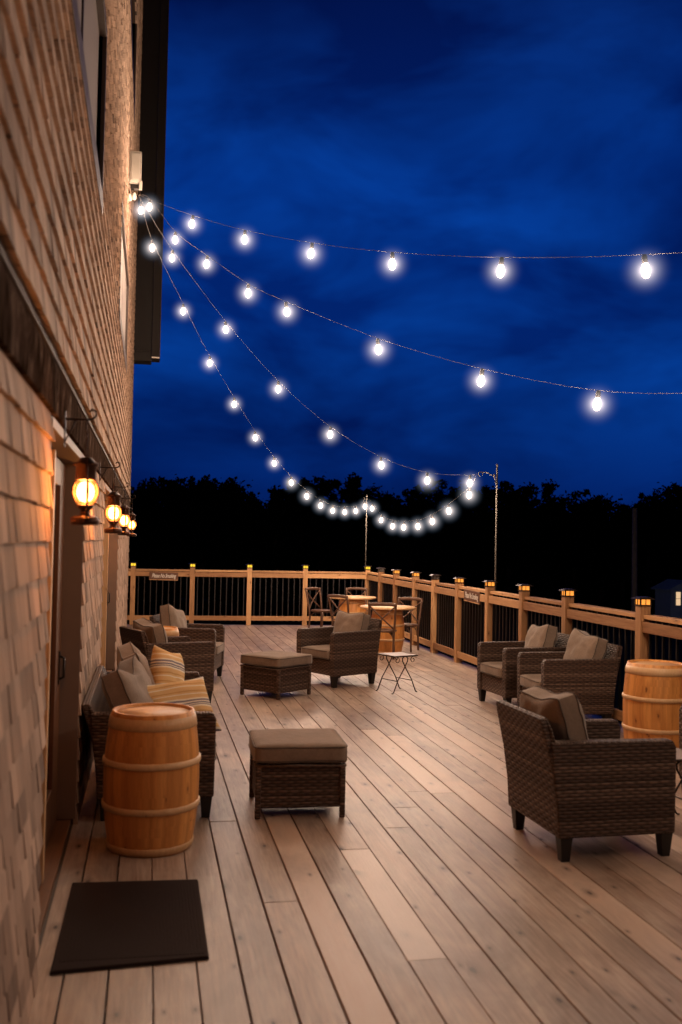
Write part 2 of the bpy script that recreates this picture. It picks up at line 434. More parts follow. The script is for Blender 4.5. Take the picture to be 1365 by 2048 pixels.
# ------------------------------------------------------------------ deck
WX = -.38
DX0, DX1, DY0, DY1 = -.385, 4.51, -3.0, 20.03
b = MB(11)
x = .06 - 3 * .17
x = -.45
k = 0
while x < DX1:
    w_ = .17; y = DY0 + rnd.uniform(-2.5, 0)
    gap = rnd.choice((.004, .006, .007, .009, .003))
    while y < DY1:
        L = rnd.choice((4.9, 4.9, 6.1, 6.1)); y1 = min(y + L, DY1)
        t = min(1, max(0, rnd.gauss(.47, .09)))
        if rnd.random() < .06: t = 1.05
        dz = rnd.uniform(-.0015, .0015)
        for bxx, ya, yb, tt in ((1.24, 3.98, 5.45, 1.75), (2.06, 6.6, 8.9, 1.5)):      # paler boards; the farther has wet sheen put into its colour
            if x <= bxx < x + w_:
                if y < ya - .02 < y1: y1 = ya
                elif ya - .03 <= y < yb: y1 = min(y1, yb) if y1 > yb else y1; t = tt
        b.box(x + gap / 2, min(x + w_ - gap / 2, DX1), max(y, DY0), y1 - .003, -.035 + dz, dz, t, 1)
        y = y1
    x += w_; k += 1
tag(b.build('deck', M['deck'], bevel=.0025, bseg=1), 'weathered brown plank deck with fine gaps', kind='structure')
b = MB(12)
yy = DY0
while yy < DY1:
    b.box(DX0, DX1 - .04, yy, yy + .05, -.26, -.045); yy += .4
b.box(DX1 - .04, DX1, DY0, DY1, -.30, -.045); b.box(DX0, DX1 - .04, DY1 - .04, DY1, -.30, -.046)
for px_ in (0.2, 2.3, 4.4):
    for py_ in (0, 5, 10, 15, 19.8): b.box(px_ - .08, px_ + .08, py_ - .08, py_ + .08, -3.6, -.262)
tag(b.build('deck_frame', M['pine']), kind='structure')

# ------------------------------------------------------------------ building
bld = thing('shingled_building', (WX, 10, 0), 0, 'tall cedar shingled building along the left of the deck', 'building')
def P_(o): 
    o.parent = bld; o.matrix_parent_inverse = Matrix.Translation((-WX, -10, 0)); return o
BY0, BY1, BZ1 = -3.0, 19.97, 14.0
openings = [('door', 4.02, 6.12, 0, 2.19), ('door', 8.75, 12.95, 0, 2.19), ('win', 3.2, 6.95, 4.04, 5.16), ('win', 11.0, 14.5, 4.18, 5.32),
            ('win', 11.6, 15.2, 8.12, 9.5)]
# backing wall, cut into a grid around openings
ys = sorted({BY0, BY1, *[q for o_ in openings for q in o_[1:3]]}); zs = sorted({-.3, BZ1, *[q for o_ in openings for q in o_[3:5]]})
b = MB(21)
for i in range(len(ys) - 1):
    for j in range(len(zs) - 1):
        cy, cz = (ys[i] + ys[i + 1]) / 2, (zs[j] + zs[j + 1]) / 2
        if any(o_[1] < cy < o_[2] and o_[3] < cz < o_[4] for o_ in openings): continue
        b.box(WX - .30, WX - .016, ys[i], ys[i + 1], zs[j], zs[j + 1], .3, 2)
b.box(WX - 7.0, WX - .31, BY1 - .25, BY1 - .0, -3.4, BZ1, .3, 2)
b.box(WX - .50, WX - .31, BY0, BY1 - .26, -.3, BZ1, .3, 2)
P_(b.build('backing_wall', M['trim_dark']))
# shingles, each its own tapered slab
b = MB(22); r2 = random.Random(5)
rowh = .130; nrow = int((BZ1 + .02) / rowh)
for rI in range(nrow):
    z0 = rI * rowh - .01
    if 2.17 < z0 + .03 and z0 + rowh * .5 < 2.40: continue
    y = BY0 - r2.uniform(0, .15) if rI * rowh > 4 else 0.6
    while y < BY1 - .03:
        w_ = r2.uniform(.085, .21); y1 = min(y + w_, BY1 - .005)
        dz = r2.uniform(-.004, .004); t = max(0, min(1, r2.gauss(.5, .2)))
        th = r2.uniform(.022, .028)
        zt = min(z0 + rowh * 1.55, 2.19 if z0 < 2.17 else 99)
        segs = [(y, y1)]
        for _, a, c, za, zb in openings:
            if z0 + rowh * .55 > za - (.0) and z0 + .02 < zb:
                ns = []
                for (p, q) in segs:
                    if q <= a or p >= c: ns.append((p, q)); continue
                    if p < a - .02: ns.append((p, a))
                    if q > c + .02: ns.append((c, q))
                segs = ns
        for (p, q) in segs:
            p2, q2 = p + .0018, q - .0018
            zb_ = z0 + dz
            zt2 = zt
            for _, a, c, za, zb in openings:      # do not poke up into an opening above
                if z0 < za < zt2 and not (q <= a or p >= c): zt2 = za
            if zt2 - zb_ < .02: continue
            k_ = (zt2 - zb_) / (rowh * 1.55)
            X1, X0 = WX - .0145 + th, WX - .015
            b.hexa([(X0, p2, zb_), (X1, p2, zb_), (X1, q2, zb_), (X0, q2, zb_), (X0, p2, zt2), (X0 + .001 + (1 - k_) * .01, p2, zt2), (X0 + .001 + (1 - k_) * .01, q2, zt2), (X0, q2, zt2)], t, 2)
        y = y1
P_(b.build('shingle_cladding', M['shingle'], recalc=False))
# far corner board
b = MB(23); b.box(WX - .02, WX + .006, BY1, BY1 + .09, -.3, BZ1, .3, 2)
P_(b.build('corner_board', M['shingle'], bevel=.004))
# dark flashing band over the doors
b = MB(24)
yy = .2
while yy < 19.8:
    y2 = min(yy + 3.05, 19.8)
    b.prism([(WX - .014, 2.180), (WX + .012, 2.180), (WX + .014, 2.345), (WX + .007, 2.375), (WX - .014, 2.375)], yy, y2 - .006, 'XZ', None, 1)
    yy = y2
fl_ = P_(b.build('flashing_band', M['flash'], bevel=.003))
b = MB(25)
b.box(WX + .004, WX + .014, .2, 19.8, 2.377, 2.383)
P_(b.build('flashing_lip', M['steel'], bevel=.002))
# doors
def make_door(y0, y1, panes, idx):
    d = bpy.data.objects.new('door', None); COL.objects.link(d); P_(d)
    d.location = (0, 0, 0)
    D = WX - .15
    def sub(o): o.parent = d; return o
    # casing: head, both jambs and sill (their faces look into the opening)
    b = MB(); b.box(WX - .18, WX - .002, y1 - .014, y1 - .0, .035, 2.17); sub(b.build('jamb', M['trim_grey'], bevel=.002))
    b = MB(); b.box(WX - .18, WX - .004, y0, y0 + .025, .035, 2.17); sub(b.build('jamb', M['trim_dark'], bevel=.002))
    b = MB(); b.box(WX - .18, WX + .0, y0 + .026, y1 - .015, 2.13, 2.171); sub(b.build('head_jamb', M['trim_grey'], bevel=.002))
    b = MB(); b.box(WX - .18, WX - .03, y0 + .1, y1, .002, .03); sub(b.build('sill', M['door_wood'], bevel=.003))
    n = panes; w_ = (y1 - .02 - y0 - .03) / n
    for i in range(n):
        a, c = y0 + .03 + i * w_, y0 + .03 + (i + 1) * w_ - .008
        off = .0 if i % 2 else .03
        b = MB(31 + i)
        st = .12 if not (i == n - 1) else .34
        for (p, q, z0, z1) in ((a, a + st, .04, 2.12), (c - st, c, .04, 2.12), (a + st, c - st, .04, .30), (a + st, c - st, 1.98, 2.12)):
            b.box(D - off, D + .04 - off, p, q, z0, z1, .5)
        leaf = sub(b.build('door_leaf', M['door_wood'], bevel=.004))
        b = MB(); b.box(D + .012 - off, D + .020 - off, a + st, c - st, .30, 1.98); 
        gl = b.build('door_glass', M['glass'], bevel=0); gl.parent = d
    b = MB(); ms = y0 + .03 + (n - 1) * w_; b.box(D + .005, D + .075, ms - .09, ms - .03, .04, 2.12); sub(b.build('reflection_strip', M['hoop'], bevel=.004))  # pale strip imitating bulb reflections in the first door's glass; repeated on the second
    b = MB()
    hy = y1 - .17
    b.tube([(D + .045, hy, .88), (D + .070, hy, .89), (D + .070, hy, 1.00), (D + .045, hy, 1.01)], .008)
    b.box(D + .041, D + .048, hy - .02, hy + .02, .85, 1.04)
    sub(b.build('handle', M['black']))
    return d
m, nt, out = new_mat('dark_door_glass'); g = N(nt)
g.bsdf(out, (.012, .012, .014), .07, 0, None, .9); M['glass'] = m
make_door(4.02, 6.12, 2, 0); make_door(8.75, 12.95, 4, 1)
# reflective threshold strip and inner frame on the first door
def make_window(y0, y1, z0, z1, mull, deep=.10):
    wn = bpy.data.objects.new('window', None); COL.objects.link(wn); P_(wn)
    def sub(o): o.parent = wn; return o
    D = WX - deep
    b = MB(); b.box(D, WX + .014, y0 - .05, y1 + .05, z0 - .13, z0 - .0, .2, 1); sub(b.build('sill', M['trim_dark'], bevel=.004))
    b = MB(); b.box(D, WX + .010, y1, y1 + .06, z0 + .001, z1 + .05, .2, 2); b.box(D, WX + .010, y0 - .06, y0, z0 + .001, z1 + .05, .2, 2)
    b.box(D, WX + .010, y0 + .001, y1 - .001, z1 - .02, z1 + .05, .2, 1)
    sub(b.build('frame', M['trim_dark'], bevel=.003))
    b = MB(); b.box(D + .01, D + .045, y0, y1, z0 + .001, z0 + .06)
    for q in mull: b.box(D + .01, WX - .03, q - .03, q + .03, z0 + .061, z1 - .021)
    sub(b.build('sash', M['trim_dark'], bevel=.003))
    lst = [y0] + list(mull) + [y1]
    for a, c in zip(lst[:-1], lst[1:]):
        b = MB(); b.box(D + .0, D + .03, a + .031, c - .031, z0 + .061, z1 - .021)
        sub(b.build('pane', M['panel']))
make_window(3.2, 6.95, 4.04, 5.16, (5.4,), .07)
make_window(11.0, 14.5, 4.18, 5.32, (12.7,), .05)
make_window(11.6, 15.2, 8.12, 9.5, (13.4,), .10)
# steep barn-roof rake overhanging at the far corner
b = MB(41)
zb = 5.24
def rake(x0, x1, y0, y1, z0, z1, lean=.035, t=None):
    dy = -(z1 - z0) * lean
    b.hexa([(x0, y0, z0), (x1, y0, z0), (x1, y1, z0), (x0, y1, z0), (x0, y0 + dy, z1), (x1, y0 + dy, z1), (x1, y1 + dy, z1), (x0, y1 + dy, z1)], t, 2)
b_old = b
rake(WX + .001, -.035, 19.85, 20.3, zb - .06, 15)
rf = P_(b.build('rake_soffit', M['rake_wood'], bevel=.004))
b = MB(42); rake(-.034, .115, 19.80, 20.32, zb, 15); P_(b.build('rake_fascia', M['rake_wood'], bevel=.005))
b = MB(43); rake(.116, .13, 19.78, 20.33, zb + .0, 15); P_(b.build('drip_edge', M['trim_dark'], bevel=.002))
b = MB(44); b.box(WX + .04, -.05, 19.80, 19.846, zb + .12, zb + .17); P_(b.build('rake_block', M['rake_wood'], bevel=.003))
b = MB(45); b.box(-.03, .12, 19.76, 19.797, zb - .012, zb + .014); P_(b.build('drip_cap', M['paint'], bevel=.003))

# ------------------------------------------------------------------ electrical box where the strings start
eb = thing('electrical_box', (-.30, 13.3, 6.35), 0, 'pale grey electrical box high on the shingled wall above the light strings', 'electrical box')
b = MB(); b.box(-.07, .085, -.10, .10, .0, .42); body = b.build('box_body', M['box'], eb, bevel=.012)
b = MB(); b.box(-.045, .060, -.112, -.101, .03, .39); b.build('cover', M['box'], eb, bevel=.006)
b = MB(); b.box(-.05, .07, -.05, .05, -.06, -.002); b.build('conduit_hub', M['black'], eb, bevel=.008)
b = MB(); b.box(.06, .10, -.11, -.07, -.09, .03); b.build('latch', M['box'], eb, bevel=.006)
hk = thing('cable_hook_bracket', (-.30, 13.3, 6.20), 0, 'black iron hook bracket under the pale electrical box', 'bracket')
b = MB(); b.tube([(-.085, 0, .10), (-.06, 0, .03), (.03, -.02, 0), (.07, -.02, .03), (.075, -.02, .07)], .010)
b.tube([(-.085, 0, -.04), (-.02, 0, -.06), (.05, -.02, 0)], .007)
b.tube([(-.04, -.03, .08), (-.02, -.05, 0), (.0, -.03, -.10), (.04, -.02, -.04)], .005)
b.tube([(-.02, 0, .09), (.02, -.06, .02), (-.03, -.04, -.06), (-.08, -.01, -.12)], .005)
hk_o = b.build('hook', M['iron'], hk)
for q in ((-.055, -.07, -.035), (.0, -.08, -.02)):
    b = MB(); b.lathe([(.0005, -.06), (.026, -.045), (.033, -.01), (.024, .03), (.015, .045)], 10, q); b.build('unlit_bulb', M['bulb_off'], hk)

# ------------------------------------------------------------------ string lights
Cc = Vector((0, 0, CAMH)); FPX = 1990.0
def ray(x, y): return F * FPX + R2 * (x - 682.5) + U2 * (1024 - y)
def on_plane(x, y, A, B):
    nn = (Vector(B) - Vector(A)).cross(Vector((0, 0, 1))); d = ray(x, y)
    return Cc + d * ((Vector(A) - Cc).dot(nn) / d.dot(nn))
halo_mats = [mat_bloom('bulb_bloom', 1, 1, (1.0, .80, .66))]
_bulb = {}
def bulb_mesh():
    b = MB(); b.lathe([(.0004, -.072), (.016, -.066), (.027, -.046), (.030, -.022), (.022, .010), (.014, .030)], 10)
    return b
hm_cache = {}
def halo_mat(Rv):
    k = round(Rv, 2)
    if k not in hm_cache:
        hm_cache[k] = mat_bloom('bulb_bloom_%d' % int(k * 100), 1, 1.0 / k, (1.0, .80, .68))
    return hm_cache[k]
bulbs_n = 0
def light_string(name, A, B, pix, extra, label, halo_px=56, cab=.0015):
    """cable from A through the points above each bulb to B"""
    t = thing(name, A, 0, label, 'string lights', 'strings of bulbs hung over the deck')
    Av = Vector(A)
    pts = [on_plane(x, y, A, B) for x, y in pix] + [Vector(p) for p in extra]
    knots = [Av] + [p + Vector((0, 0, .085)) for p in pts] + [Vector(B)]
    path = []
    for i in range(len(knots) - 1):
        p0, p1, p2, p3 = knots[max(i - 1, 0)], knots[i], knots[i + 1], knots[min(i + 2, len(knots) - 1)]
        for k in range(8):
            u = k / 8
            path.append(.5 * ((2 * p1) + (p2 - p0) * u + (2 * p0 - 5 * p1 + 4 * p2 - p3) * u * u + (3 * p1 - p0 - 3 * p2 + p3) * u ** 3))
    path.append(knots[-1])
    b = MB(); b.tube([p - Av for p in path], cab, 6); b.build('cable', M['cable'], t)
    global bulbs_n
    for p in pts:
        if 'bulb' not in _bulb:
            o = bulb_mesh().build('bulb', M['bulb'], t); _bulb['bulb'] = o.data
            b = MB(); b.lathe([(.0155, .022), (.019, .026), (.019, .07), (.011, .085)], 10); s_o = b.build('socket', M['socket'], t); _bulb['socket'] = s_o.data
            bm_ = bmesh.new(); bmesh.ops.create_icosphere(bm_, subdivisions=3, radius=1.0)
            _bulb['ico'] = bm_
        else:
            o = bpy.data.objects.new('bulb', _bulb['bulb']); COL.objects.link(o); o.parent = t
            s_o = bpy.data.objects.new('socket', _bulb['socket']); COL.objects.link(s_o); s_o.parent = t
        ang = (rnd.uniform(-.12, .12), rnd.uniform(-.12, .12), rnd.uniform(0, 6))
        o.location = p - Av; s_o.location = p - Av; o.rotation_euler = ang; s_o.rotation_euler = ang
        px = (p - Cc).dot(F)
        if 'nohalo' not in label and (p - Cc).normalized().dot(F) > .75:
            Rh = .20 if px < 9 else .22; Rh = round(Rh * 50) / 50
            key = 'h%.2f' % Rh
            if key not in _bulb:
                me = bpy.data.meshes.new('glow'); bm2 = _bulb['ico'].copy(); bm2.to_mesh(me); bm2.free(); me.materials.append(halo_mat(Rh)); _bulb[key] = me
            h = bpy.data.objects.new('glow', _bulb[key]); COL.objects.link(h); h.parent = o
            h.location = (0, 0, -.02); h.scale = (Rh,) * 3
            tag(h, 'added emissive ball imitating the bloom around the bulb')
        bulbs_n += 1
    return t
HK = (-.25, 13.3, 6.22); CP = (4.42, 19.95, 2.58); P2 = (4.2, 12.45, 2.63)
light_string('light_string', HK, CP, [(283, 418), (305, 493), (367, 620), (420, 724), (469, 806), (511, 873), (549, 924), (583, 963), (614, 990), (642, 1009), (666, 1019), (690, 1022), (712, 1020), (730, 1011)], [],
             'lowest light string, sagging from the wall box to the pole at the far deck corner')
light_string('light_string', HK, P2, [(345, 513), (452, 656), (557, 775), (661, 866), (763, 927), (855, 958), (940, 963)], [],
             'light string running from the wall box to the hooked pole on the right railing')
light_string('light_string', CP, P2, [(745, 1015), (763, 1038), (786, 1050), (808, 1052), (836, 1050), (865, 1040), (898, 1019), (939, 987)], [],
             'short light string sagging between the two poles above the right railing')
light_string('light_string', HK, (4.5, 5, 2.9), [(300, 411), (351, 477), (414, 525), (497, 583), (574, 620), (757, 695), (963, 757), (1195, 803)], [(3.80, 6.22, 2.70), (4.22, 5.5, 2.72)],
             'middle light string crossing from the wall box to the right edge below the topmost one', cab=.0017)
light_string('light_string', HK, (4.5, 3, 3.5), [(385, 445), (490, 476), (623, 503), (785, 524), (1002, 537), (1291, 535)], [(3.70, 4.76, 3.33), (4.2, 3.65, 3.34)],
             'topmost light string with the largest bulbs, nearly level across the sky', cab=.0017)
light_string('light_string', (4.5, 5, 2.9), (-.30, -2.6, 4.6), [], [(3.5, 3.4, 2.75), (3.0, 2.6, 2.78)],  # extra string out of view, added as fill for the near deck
             'added unseen light string behind the camera, filling the near end of the deck')
# poles that hold the strings
def pole(name, loc, h, label, hook=True):
    t = thing(name, loc, 0, label, 'pole', 'thin metal poles holding the light strings')
    b = MB(); b.tube([(0, 0, 0), (0, 0, h)], .0115, 10); b.lathe([(.015, h), (.015, h + .02), (.004, h + .04)], 10); b.build('shaft', M['steel'], t)
    if hook:
        b = MB()
        b.tube([(0, 0, h - .26), (-.05, -.02, h - .13), (-.16, -.06, h - .085), (-.27, -.12, h - .09)], .007, 8)
        b.tube([(-.27 + .03 * math.cos(a), -.12, h - .115 + .03 * math.sin(a)) for a in [k * PI / 6 for k in range(-1, 10)]], .005, 6)
        b.lathe([(.012, 0), (.012, .03)], 8, (-.035, 0, h - .13))
        b.build('hook_arm', M['steel'], t)
    else:
        b = MB(); b.tube([(0, 0, h - .07), (-.05, 0, h - .06), (-.06, 0, h - .03)], .006, 6); b.lathe([(.022, 0), (.022, .04)], 8, (0, 0, h - .62)); b.build('hook', M['steel'], t)
    return t
pole('string_pole', (4.40, 20.06, 0.9), 1.75, 'thin pole standing at the far corner post of the railing', False)
pole('string_pole', (4.52, 12.57, 0.1), 2.64, 'taller thin pole with a curved hook arm beside the lit right railing post')
pole('string_pole', (4.53, 5.02, 0.1), 2.85, 'thin pole on the right railing outside the picture, nearest the camera')
pole('string_pole', (4.53, 3.02, 0.1), 3.45, 'thin pole on the right railing behind the nearest pole')

# ------------------------------------------------------------------ railings
def solar_cap(loc, lit, label, yellow=False):
    t = thing('post_cap_light', loc, 0, label, 'cap light', 'square cap lights on the railing posts')
    b = MB(); b.box(-.058, .058, -.058, .058, .0, .012); b.hexa([(-.085, -.085, .062), (.085, -.085, .062), (.085, .085, .062), (-.085, .085, .062), (-.05, -.05, .082), (.05, -.05, .082), (.05, .05, .082), (-.05, .05, .082)])
    for sx in (-1, 1):
        for sy in (-1, 1): b.box(sx * .05 - .006, sx * .05 + .006, sy * .05 - .006, sy * .05 + .006, .0125, .0615)
    for sx, sy in ((0, -1), (0, 1), (-1, 0), (1, 0)): b.box(sx * .053 - .003, sx * .053 + .003, sy * .053 - .003, sy * .053 + .003, .0125, .0615)
    b.build('cap_housing', M['cap_metal'], t)
    b = MB(); b.box(-.048, .048, -.048, .048, .013, .061); b.build('cap_window', (M['cap_glow_y'] if yellow else M['cap_glow']) if lit else M['cap_off'], t)
    return t
# back railing
rb = thing('back_railing', (2, 19.95, 0), 0, 'pine railing with black balusters across the far end of the deck', 'railing')
bx = [-.28, .87, 2.0, 3.13, 4.42]
def rp(b, name, mat, root, **k):
    o = b.build(name, mat, root, **k); o.matrix_parent_inverse = Matrix.Translation(-Vector(root.location)); return o
FB = 19.95
lab_b = ['yellow cap light on the far railing post beside the building', 'yellow cap light right of the hanging sign on the far railing', 'yellow cap light on the middle post of the far railing',
         'yellow cap light on the far railing post behind the bistro chairs', 'yellow cap light on the far corner post below the thin pole']
for i, x in enumerate(bx):
    b = MB(50 + i); b.box(x - .047, x + .047, FB - .047, FB + .047, .001, 1.14, None, 2)
    lean = .0
    rp(b, 'post', M['pine'], rb, bevel=.004)
    solar_cap((x, FB, 1.141), True, lab_b[i], True)
segs = [(-.40, -.33)] + [(bx[i] + .048, bx[i + 1] - .048) for i in range(4)]
for i, (a, c) in enumerate(segs):
    if c - a < .3: a, c = -.385, bx[0] - .048
    b = MB(60 + i); b.box(a, c, FB - .065, FB + .065, 1.055, 1.092, None, 0); rp(b, 'cap_rail', M['pine'], rb, bevel=.004)
    b = MB(70 + i); b.box(a, c, FB - .052, FB - .015, .955, 1.045, None, 0); rp(b, 'top_rail', M['pine'], rb, bevel=.004)
    b = MB(80 + i); b.box(a, c, FB - .052, FB - .015, .095, .185, None, 0); rp(b, 'bottom_rail', M['pine'], rb, bevel=.004)
    if c - a > .3:
        b = MB(); n = int((c - a) / .112)
        for k in range(n):
            x = a + (k + .5) * (c - a) / n; b.box(x - .0095, x + .0095, FB - .013, FB + .006, .07, 1.05)
        rp(b, 'baluster_panel', M['baluster'], rb)
# right railing
RX = 4.42
ry = [18.73, 17.54, 16.2, 15.04, 13.81, 12.5, 11.28, 10.02, 8.37, 7.1, 5.9, 4.7, 3.5, 2.3, 1.1, -.1, -1.3, -2.5]
rr_ = thing('right_railing', (RX, 10, 0), 0, 'long pine railing with black balusters along the right side of the deck', 'railing')
def zp(y): return 1.14 + max(0, (14 - y)) * .006
lab_r = ['unlit grey cap light on the right railing, nearest the far corner', 'amber cap light second from the corner on the right railing', 'amber cap light third from the corner, behind the brown bistro chair',
         'unlit grey cap light between two lit ones on the right railing', 'amber cap light on the post just before the small right railing sign', 'amber cap light on the post beside the tall hooked pole',
         'amber cap light above the back armchair of the right pair', 'amber cap light above the front armchair of the right pair', 'largest amber cap light, on the post above the right barrel']
for i, y in enumerate(ry):
    b = MB(90 + i); b.box(RX - .05, RX + .05, y - .05, y + .05, .001, zp(y), None, 2); rp(b, 'post', M['pine'], rr_, bevel=.004)
    if i < 9: solar_cap((RX, y, zp(y) + .001), i not in (0, 3), lab_r[i])
allp = [FB] + ry
for i in range(len(allp) - 1):
    c, a = allp[i] - .051, allp[i + 1] + .051
    b = MB(110 + i); b.box(RX - .02, RX + .10, a, c, 1.060, 1.097, None, 1); rp(b, 'cap_rail', M['pine'], rr_, bevel=.004)
    b = MB(130 + i); b.box(RX - .035, RX + .003, a, c, .940, 1.035, None, 1); rp(b, 'top_rail', M['pine'], rr_, bevel=.004)
    b = MB(150 + i); b.box(RX - .035, RX + .003, a, c, .075, .165, None, 1); rp(b, 'bottom_rail', M['pine'], rr_, bevel=.004)
    b = MB(); n = int((c - a) / .112)
    for k in range(n):
        y = a + (k + .5) * (c - a) / n; b.box(RX + .005, RX + .024, y - .0095, y + .0095, .05, 1.058)
    rp(b, 'baluster_panel', M['baluster'], rr_)
# signs
def sign(loc, rot, w_, h_, lines, label):
    t = thing('railing_sign', loc, 0, label, 'sign'); t.rotation_euler = rot
    b = MB(); b.box(-w_ / 2, w_ / 2, -.008, .008, -h_ / 2, h_ / 2, .5, 0); b.build('board', M['sign_wood'], t, bevel=.003)
    b = MB(); b.box(-w_ / 2 + .004, w_ / 2 - .004, -.013, -.0085, -h_ / 2 + .004, -h_ / 2 + .016, .9, 0); b.build('edge_strip', M['pine'], t, bevel=.001)
    cu = bpy.data.curves.new('lettering', 'FONT'); cu.body = lines; cu.align_x = 'CENTER'; cu.align_y = 'CENTER'
    cu.size = h_ * .62; cu.shear = .35; cu.extrude = .001; cu.offset = .0002; cu.space_character = .92
    cu.materials.append(M['paint'])
    tmp = bpy.data.objects.new('lettering', cu); COL.objects.link(tmp); bpy.context.view_layer.update()
    me = bpy.data.meshes.new_from_object(tmp.evaluated_get(bpy.context.evaluated_depsgraph_get())); bpy.data.objects.remove(tmp)
    me.materials.clear(); me.materials.append(M['paint'])
    o = bpy.data.objects.new('lettering', me); COL.objects.link(o); o.parent = t; o.location = (0, -.0105, .008); o.rotation_euler = (R(90), 0, 0)
    sx = (w_ * .92) / (len(lines) * h_ * .62 * .47); o.scale = (sx, 1.15, 1)
    return t
M['paint'] = mat_plain('white_lettering', (.8, .76, .70), .5)
sign((.31, FB - .075, .955), (0, R(.8), 0), .56, .155, 'Please No Smoking', 'wide brown sign with white handwriting, hung on the far railing')
sign((RX - .05, 13.08, .985), (R(3), R(2), R(-86)), .56, .165, 'Please No Smoking', 'small brown sign with white handwriting, hung on the right railing')

# ------------------------------------------------------------------ wicker lounge furniture
def cushion(w_, d, h_, name, mat, parent, puff=.018, seed=0, pinch=0):
    """soft box, centre at origin; W along x, D along y, H along z"""
    bm = bmesh.new(); bmesh.ops.create_cube(bm, size=2.0)
    bmesh.ops.subdivide_edges(bm, edges=bm.edges[:], cuts=11, use_grid_fill=True)
    rc = min(h_, d, w_) * .30
    for v in bm.verts:
        x, y, z = v.co
        # puffed top/bottom and sides
        fx, fy, fz = 1 - x * x, 1 - y * y, 1 - z * z
        X = x * (w_ / 2) * (1 + puff / w_ * 1.2 * fy * fz * 2); Y = y * (d / 2) * (1 + puff / d * fx * fz * 2.0)
        Z = z * (h_ / 2 + puff * fx * fy)
        # round the corners
        cx = max(-w_ / 2 + rc, min(w_ / 2 - rc, X)); cy = max(-d / 2 + rc, min(d / 2 - rc, Y)); cz = max(-h_ / 2 + rc, min(h_ / 2 - rc, Z))
        dv = Vector((X - cx, Y - cy, Z - cz))
        if dv.length > rc: dv = dv.normalized() * rc * (1 + .35 * (dv.length / rc - 1))
        p = Vector((cx, cy, cz)) + dv
        nz = mnoise.noise(Vector((p.x * 6 + seed * 7.1, p.y * 6, p.z * 6 + seed)))
        p += dv.normalized() * nz * .006 if dv.length > 1e-5 else Vector((0, 0, nz * .004))
        v.co = p
    for f in bm.faces: f.smooth = True
    me = bpy.data.meshes.new(name); bm.to_mesh(me); bm.free(); me.materials.append(mat)
    o = bpy.data.objects.new(name, me); COL.objects.link(o); o.parent = parent
    return o
def pillow(w_, h_, t_, name, mat, parent, seed=0, sag=0, ear=.12, box=0.0):
    """throw pillow / back cushion standing in the XZ plane, thickness along Y, centre at origin"""
    bm = bmesh.new(); n = 26; g_ = {}
    for s in (-1, 1):
        for i in range(n + 1):
            for j in range(n + 1):
                u, v = -1 + 2 * i / n, -1 + 2 * j / n
                edge = (i in (0, n)) or (j in (0, n))
                if s == 1 and edge: g_[s, i, j] = g_[-1, i, j]; continue
                prof = ((1 - abs(u) ** 3.2) * (1 - abs(v) ** 3.2)) ** .48
                # sides pulled in between the corners
                X = u * w_ / 2 * (1 - ear * .5 * (1 - v * v)); Z = v * h_ / 2 * (1 - ear * .55 * (1 - u * u) * (1 if v > 0 else .5))
                dent = sag * math.exp(-((u * 1.6) ** 2)) * max(0, v) ** 2 * h_
                nz = mnoise.noise(Vector((u * 1.7 + seed * 3.3, v * 1.7, s + seed)))
                Y = s * (t_ / 2) * prof * (1 + .22 * nz)
                g_[s, i, j] = bm.verts.new((X, Y, Z - dent))
    for s in (-1, 1):
        for i in range(n):
            for j in range(n):
                q = [g_[s, i, j], g_[s, i + 1, j], g_[s, i + 1, j + 1], g_[s, i, j + 1]]
                if s == 1: q = q[::-1]
                try: f = bm.faces.new(q); f.smooth = True
                except ValueError: pass
    rim = [g_[-1, i, 0].co.copy() for i in range(n)] + [g_[-1, n, j].co.copy() for j in range(n)] + [g_[-1, i, n].co.copy() for i in range(n, 0, -1)] + [g_[-1, 0, j].co.copy() for j in range(n, 0, -1)]
    me = bpy.data.meshes.new(name); bm.to_mesh(me); bm.free(); me.materials.append(mat)
    o = bpy.data.objects.new(name, me); COL.objects.link(o); o.parent = parent
    return o, rim
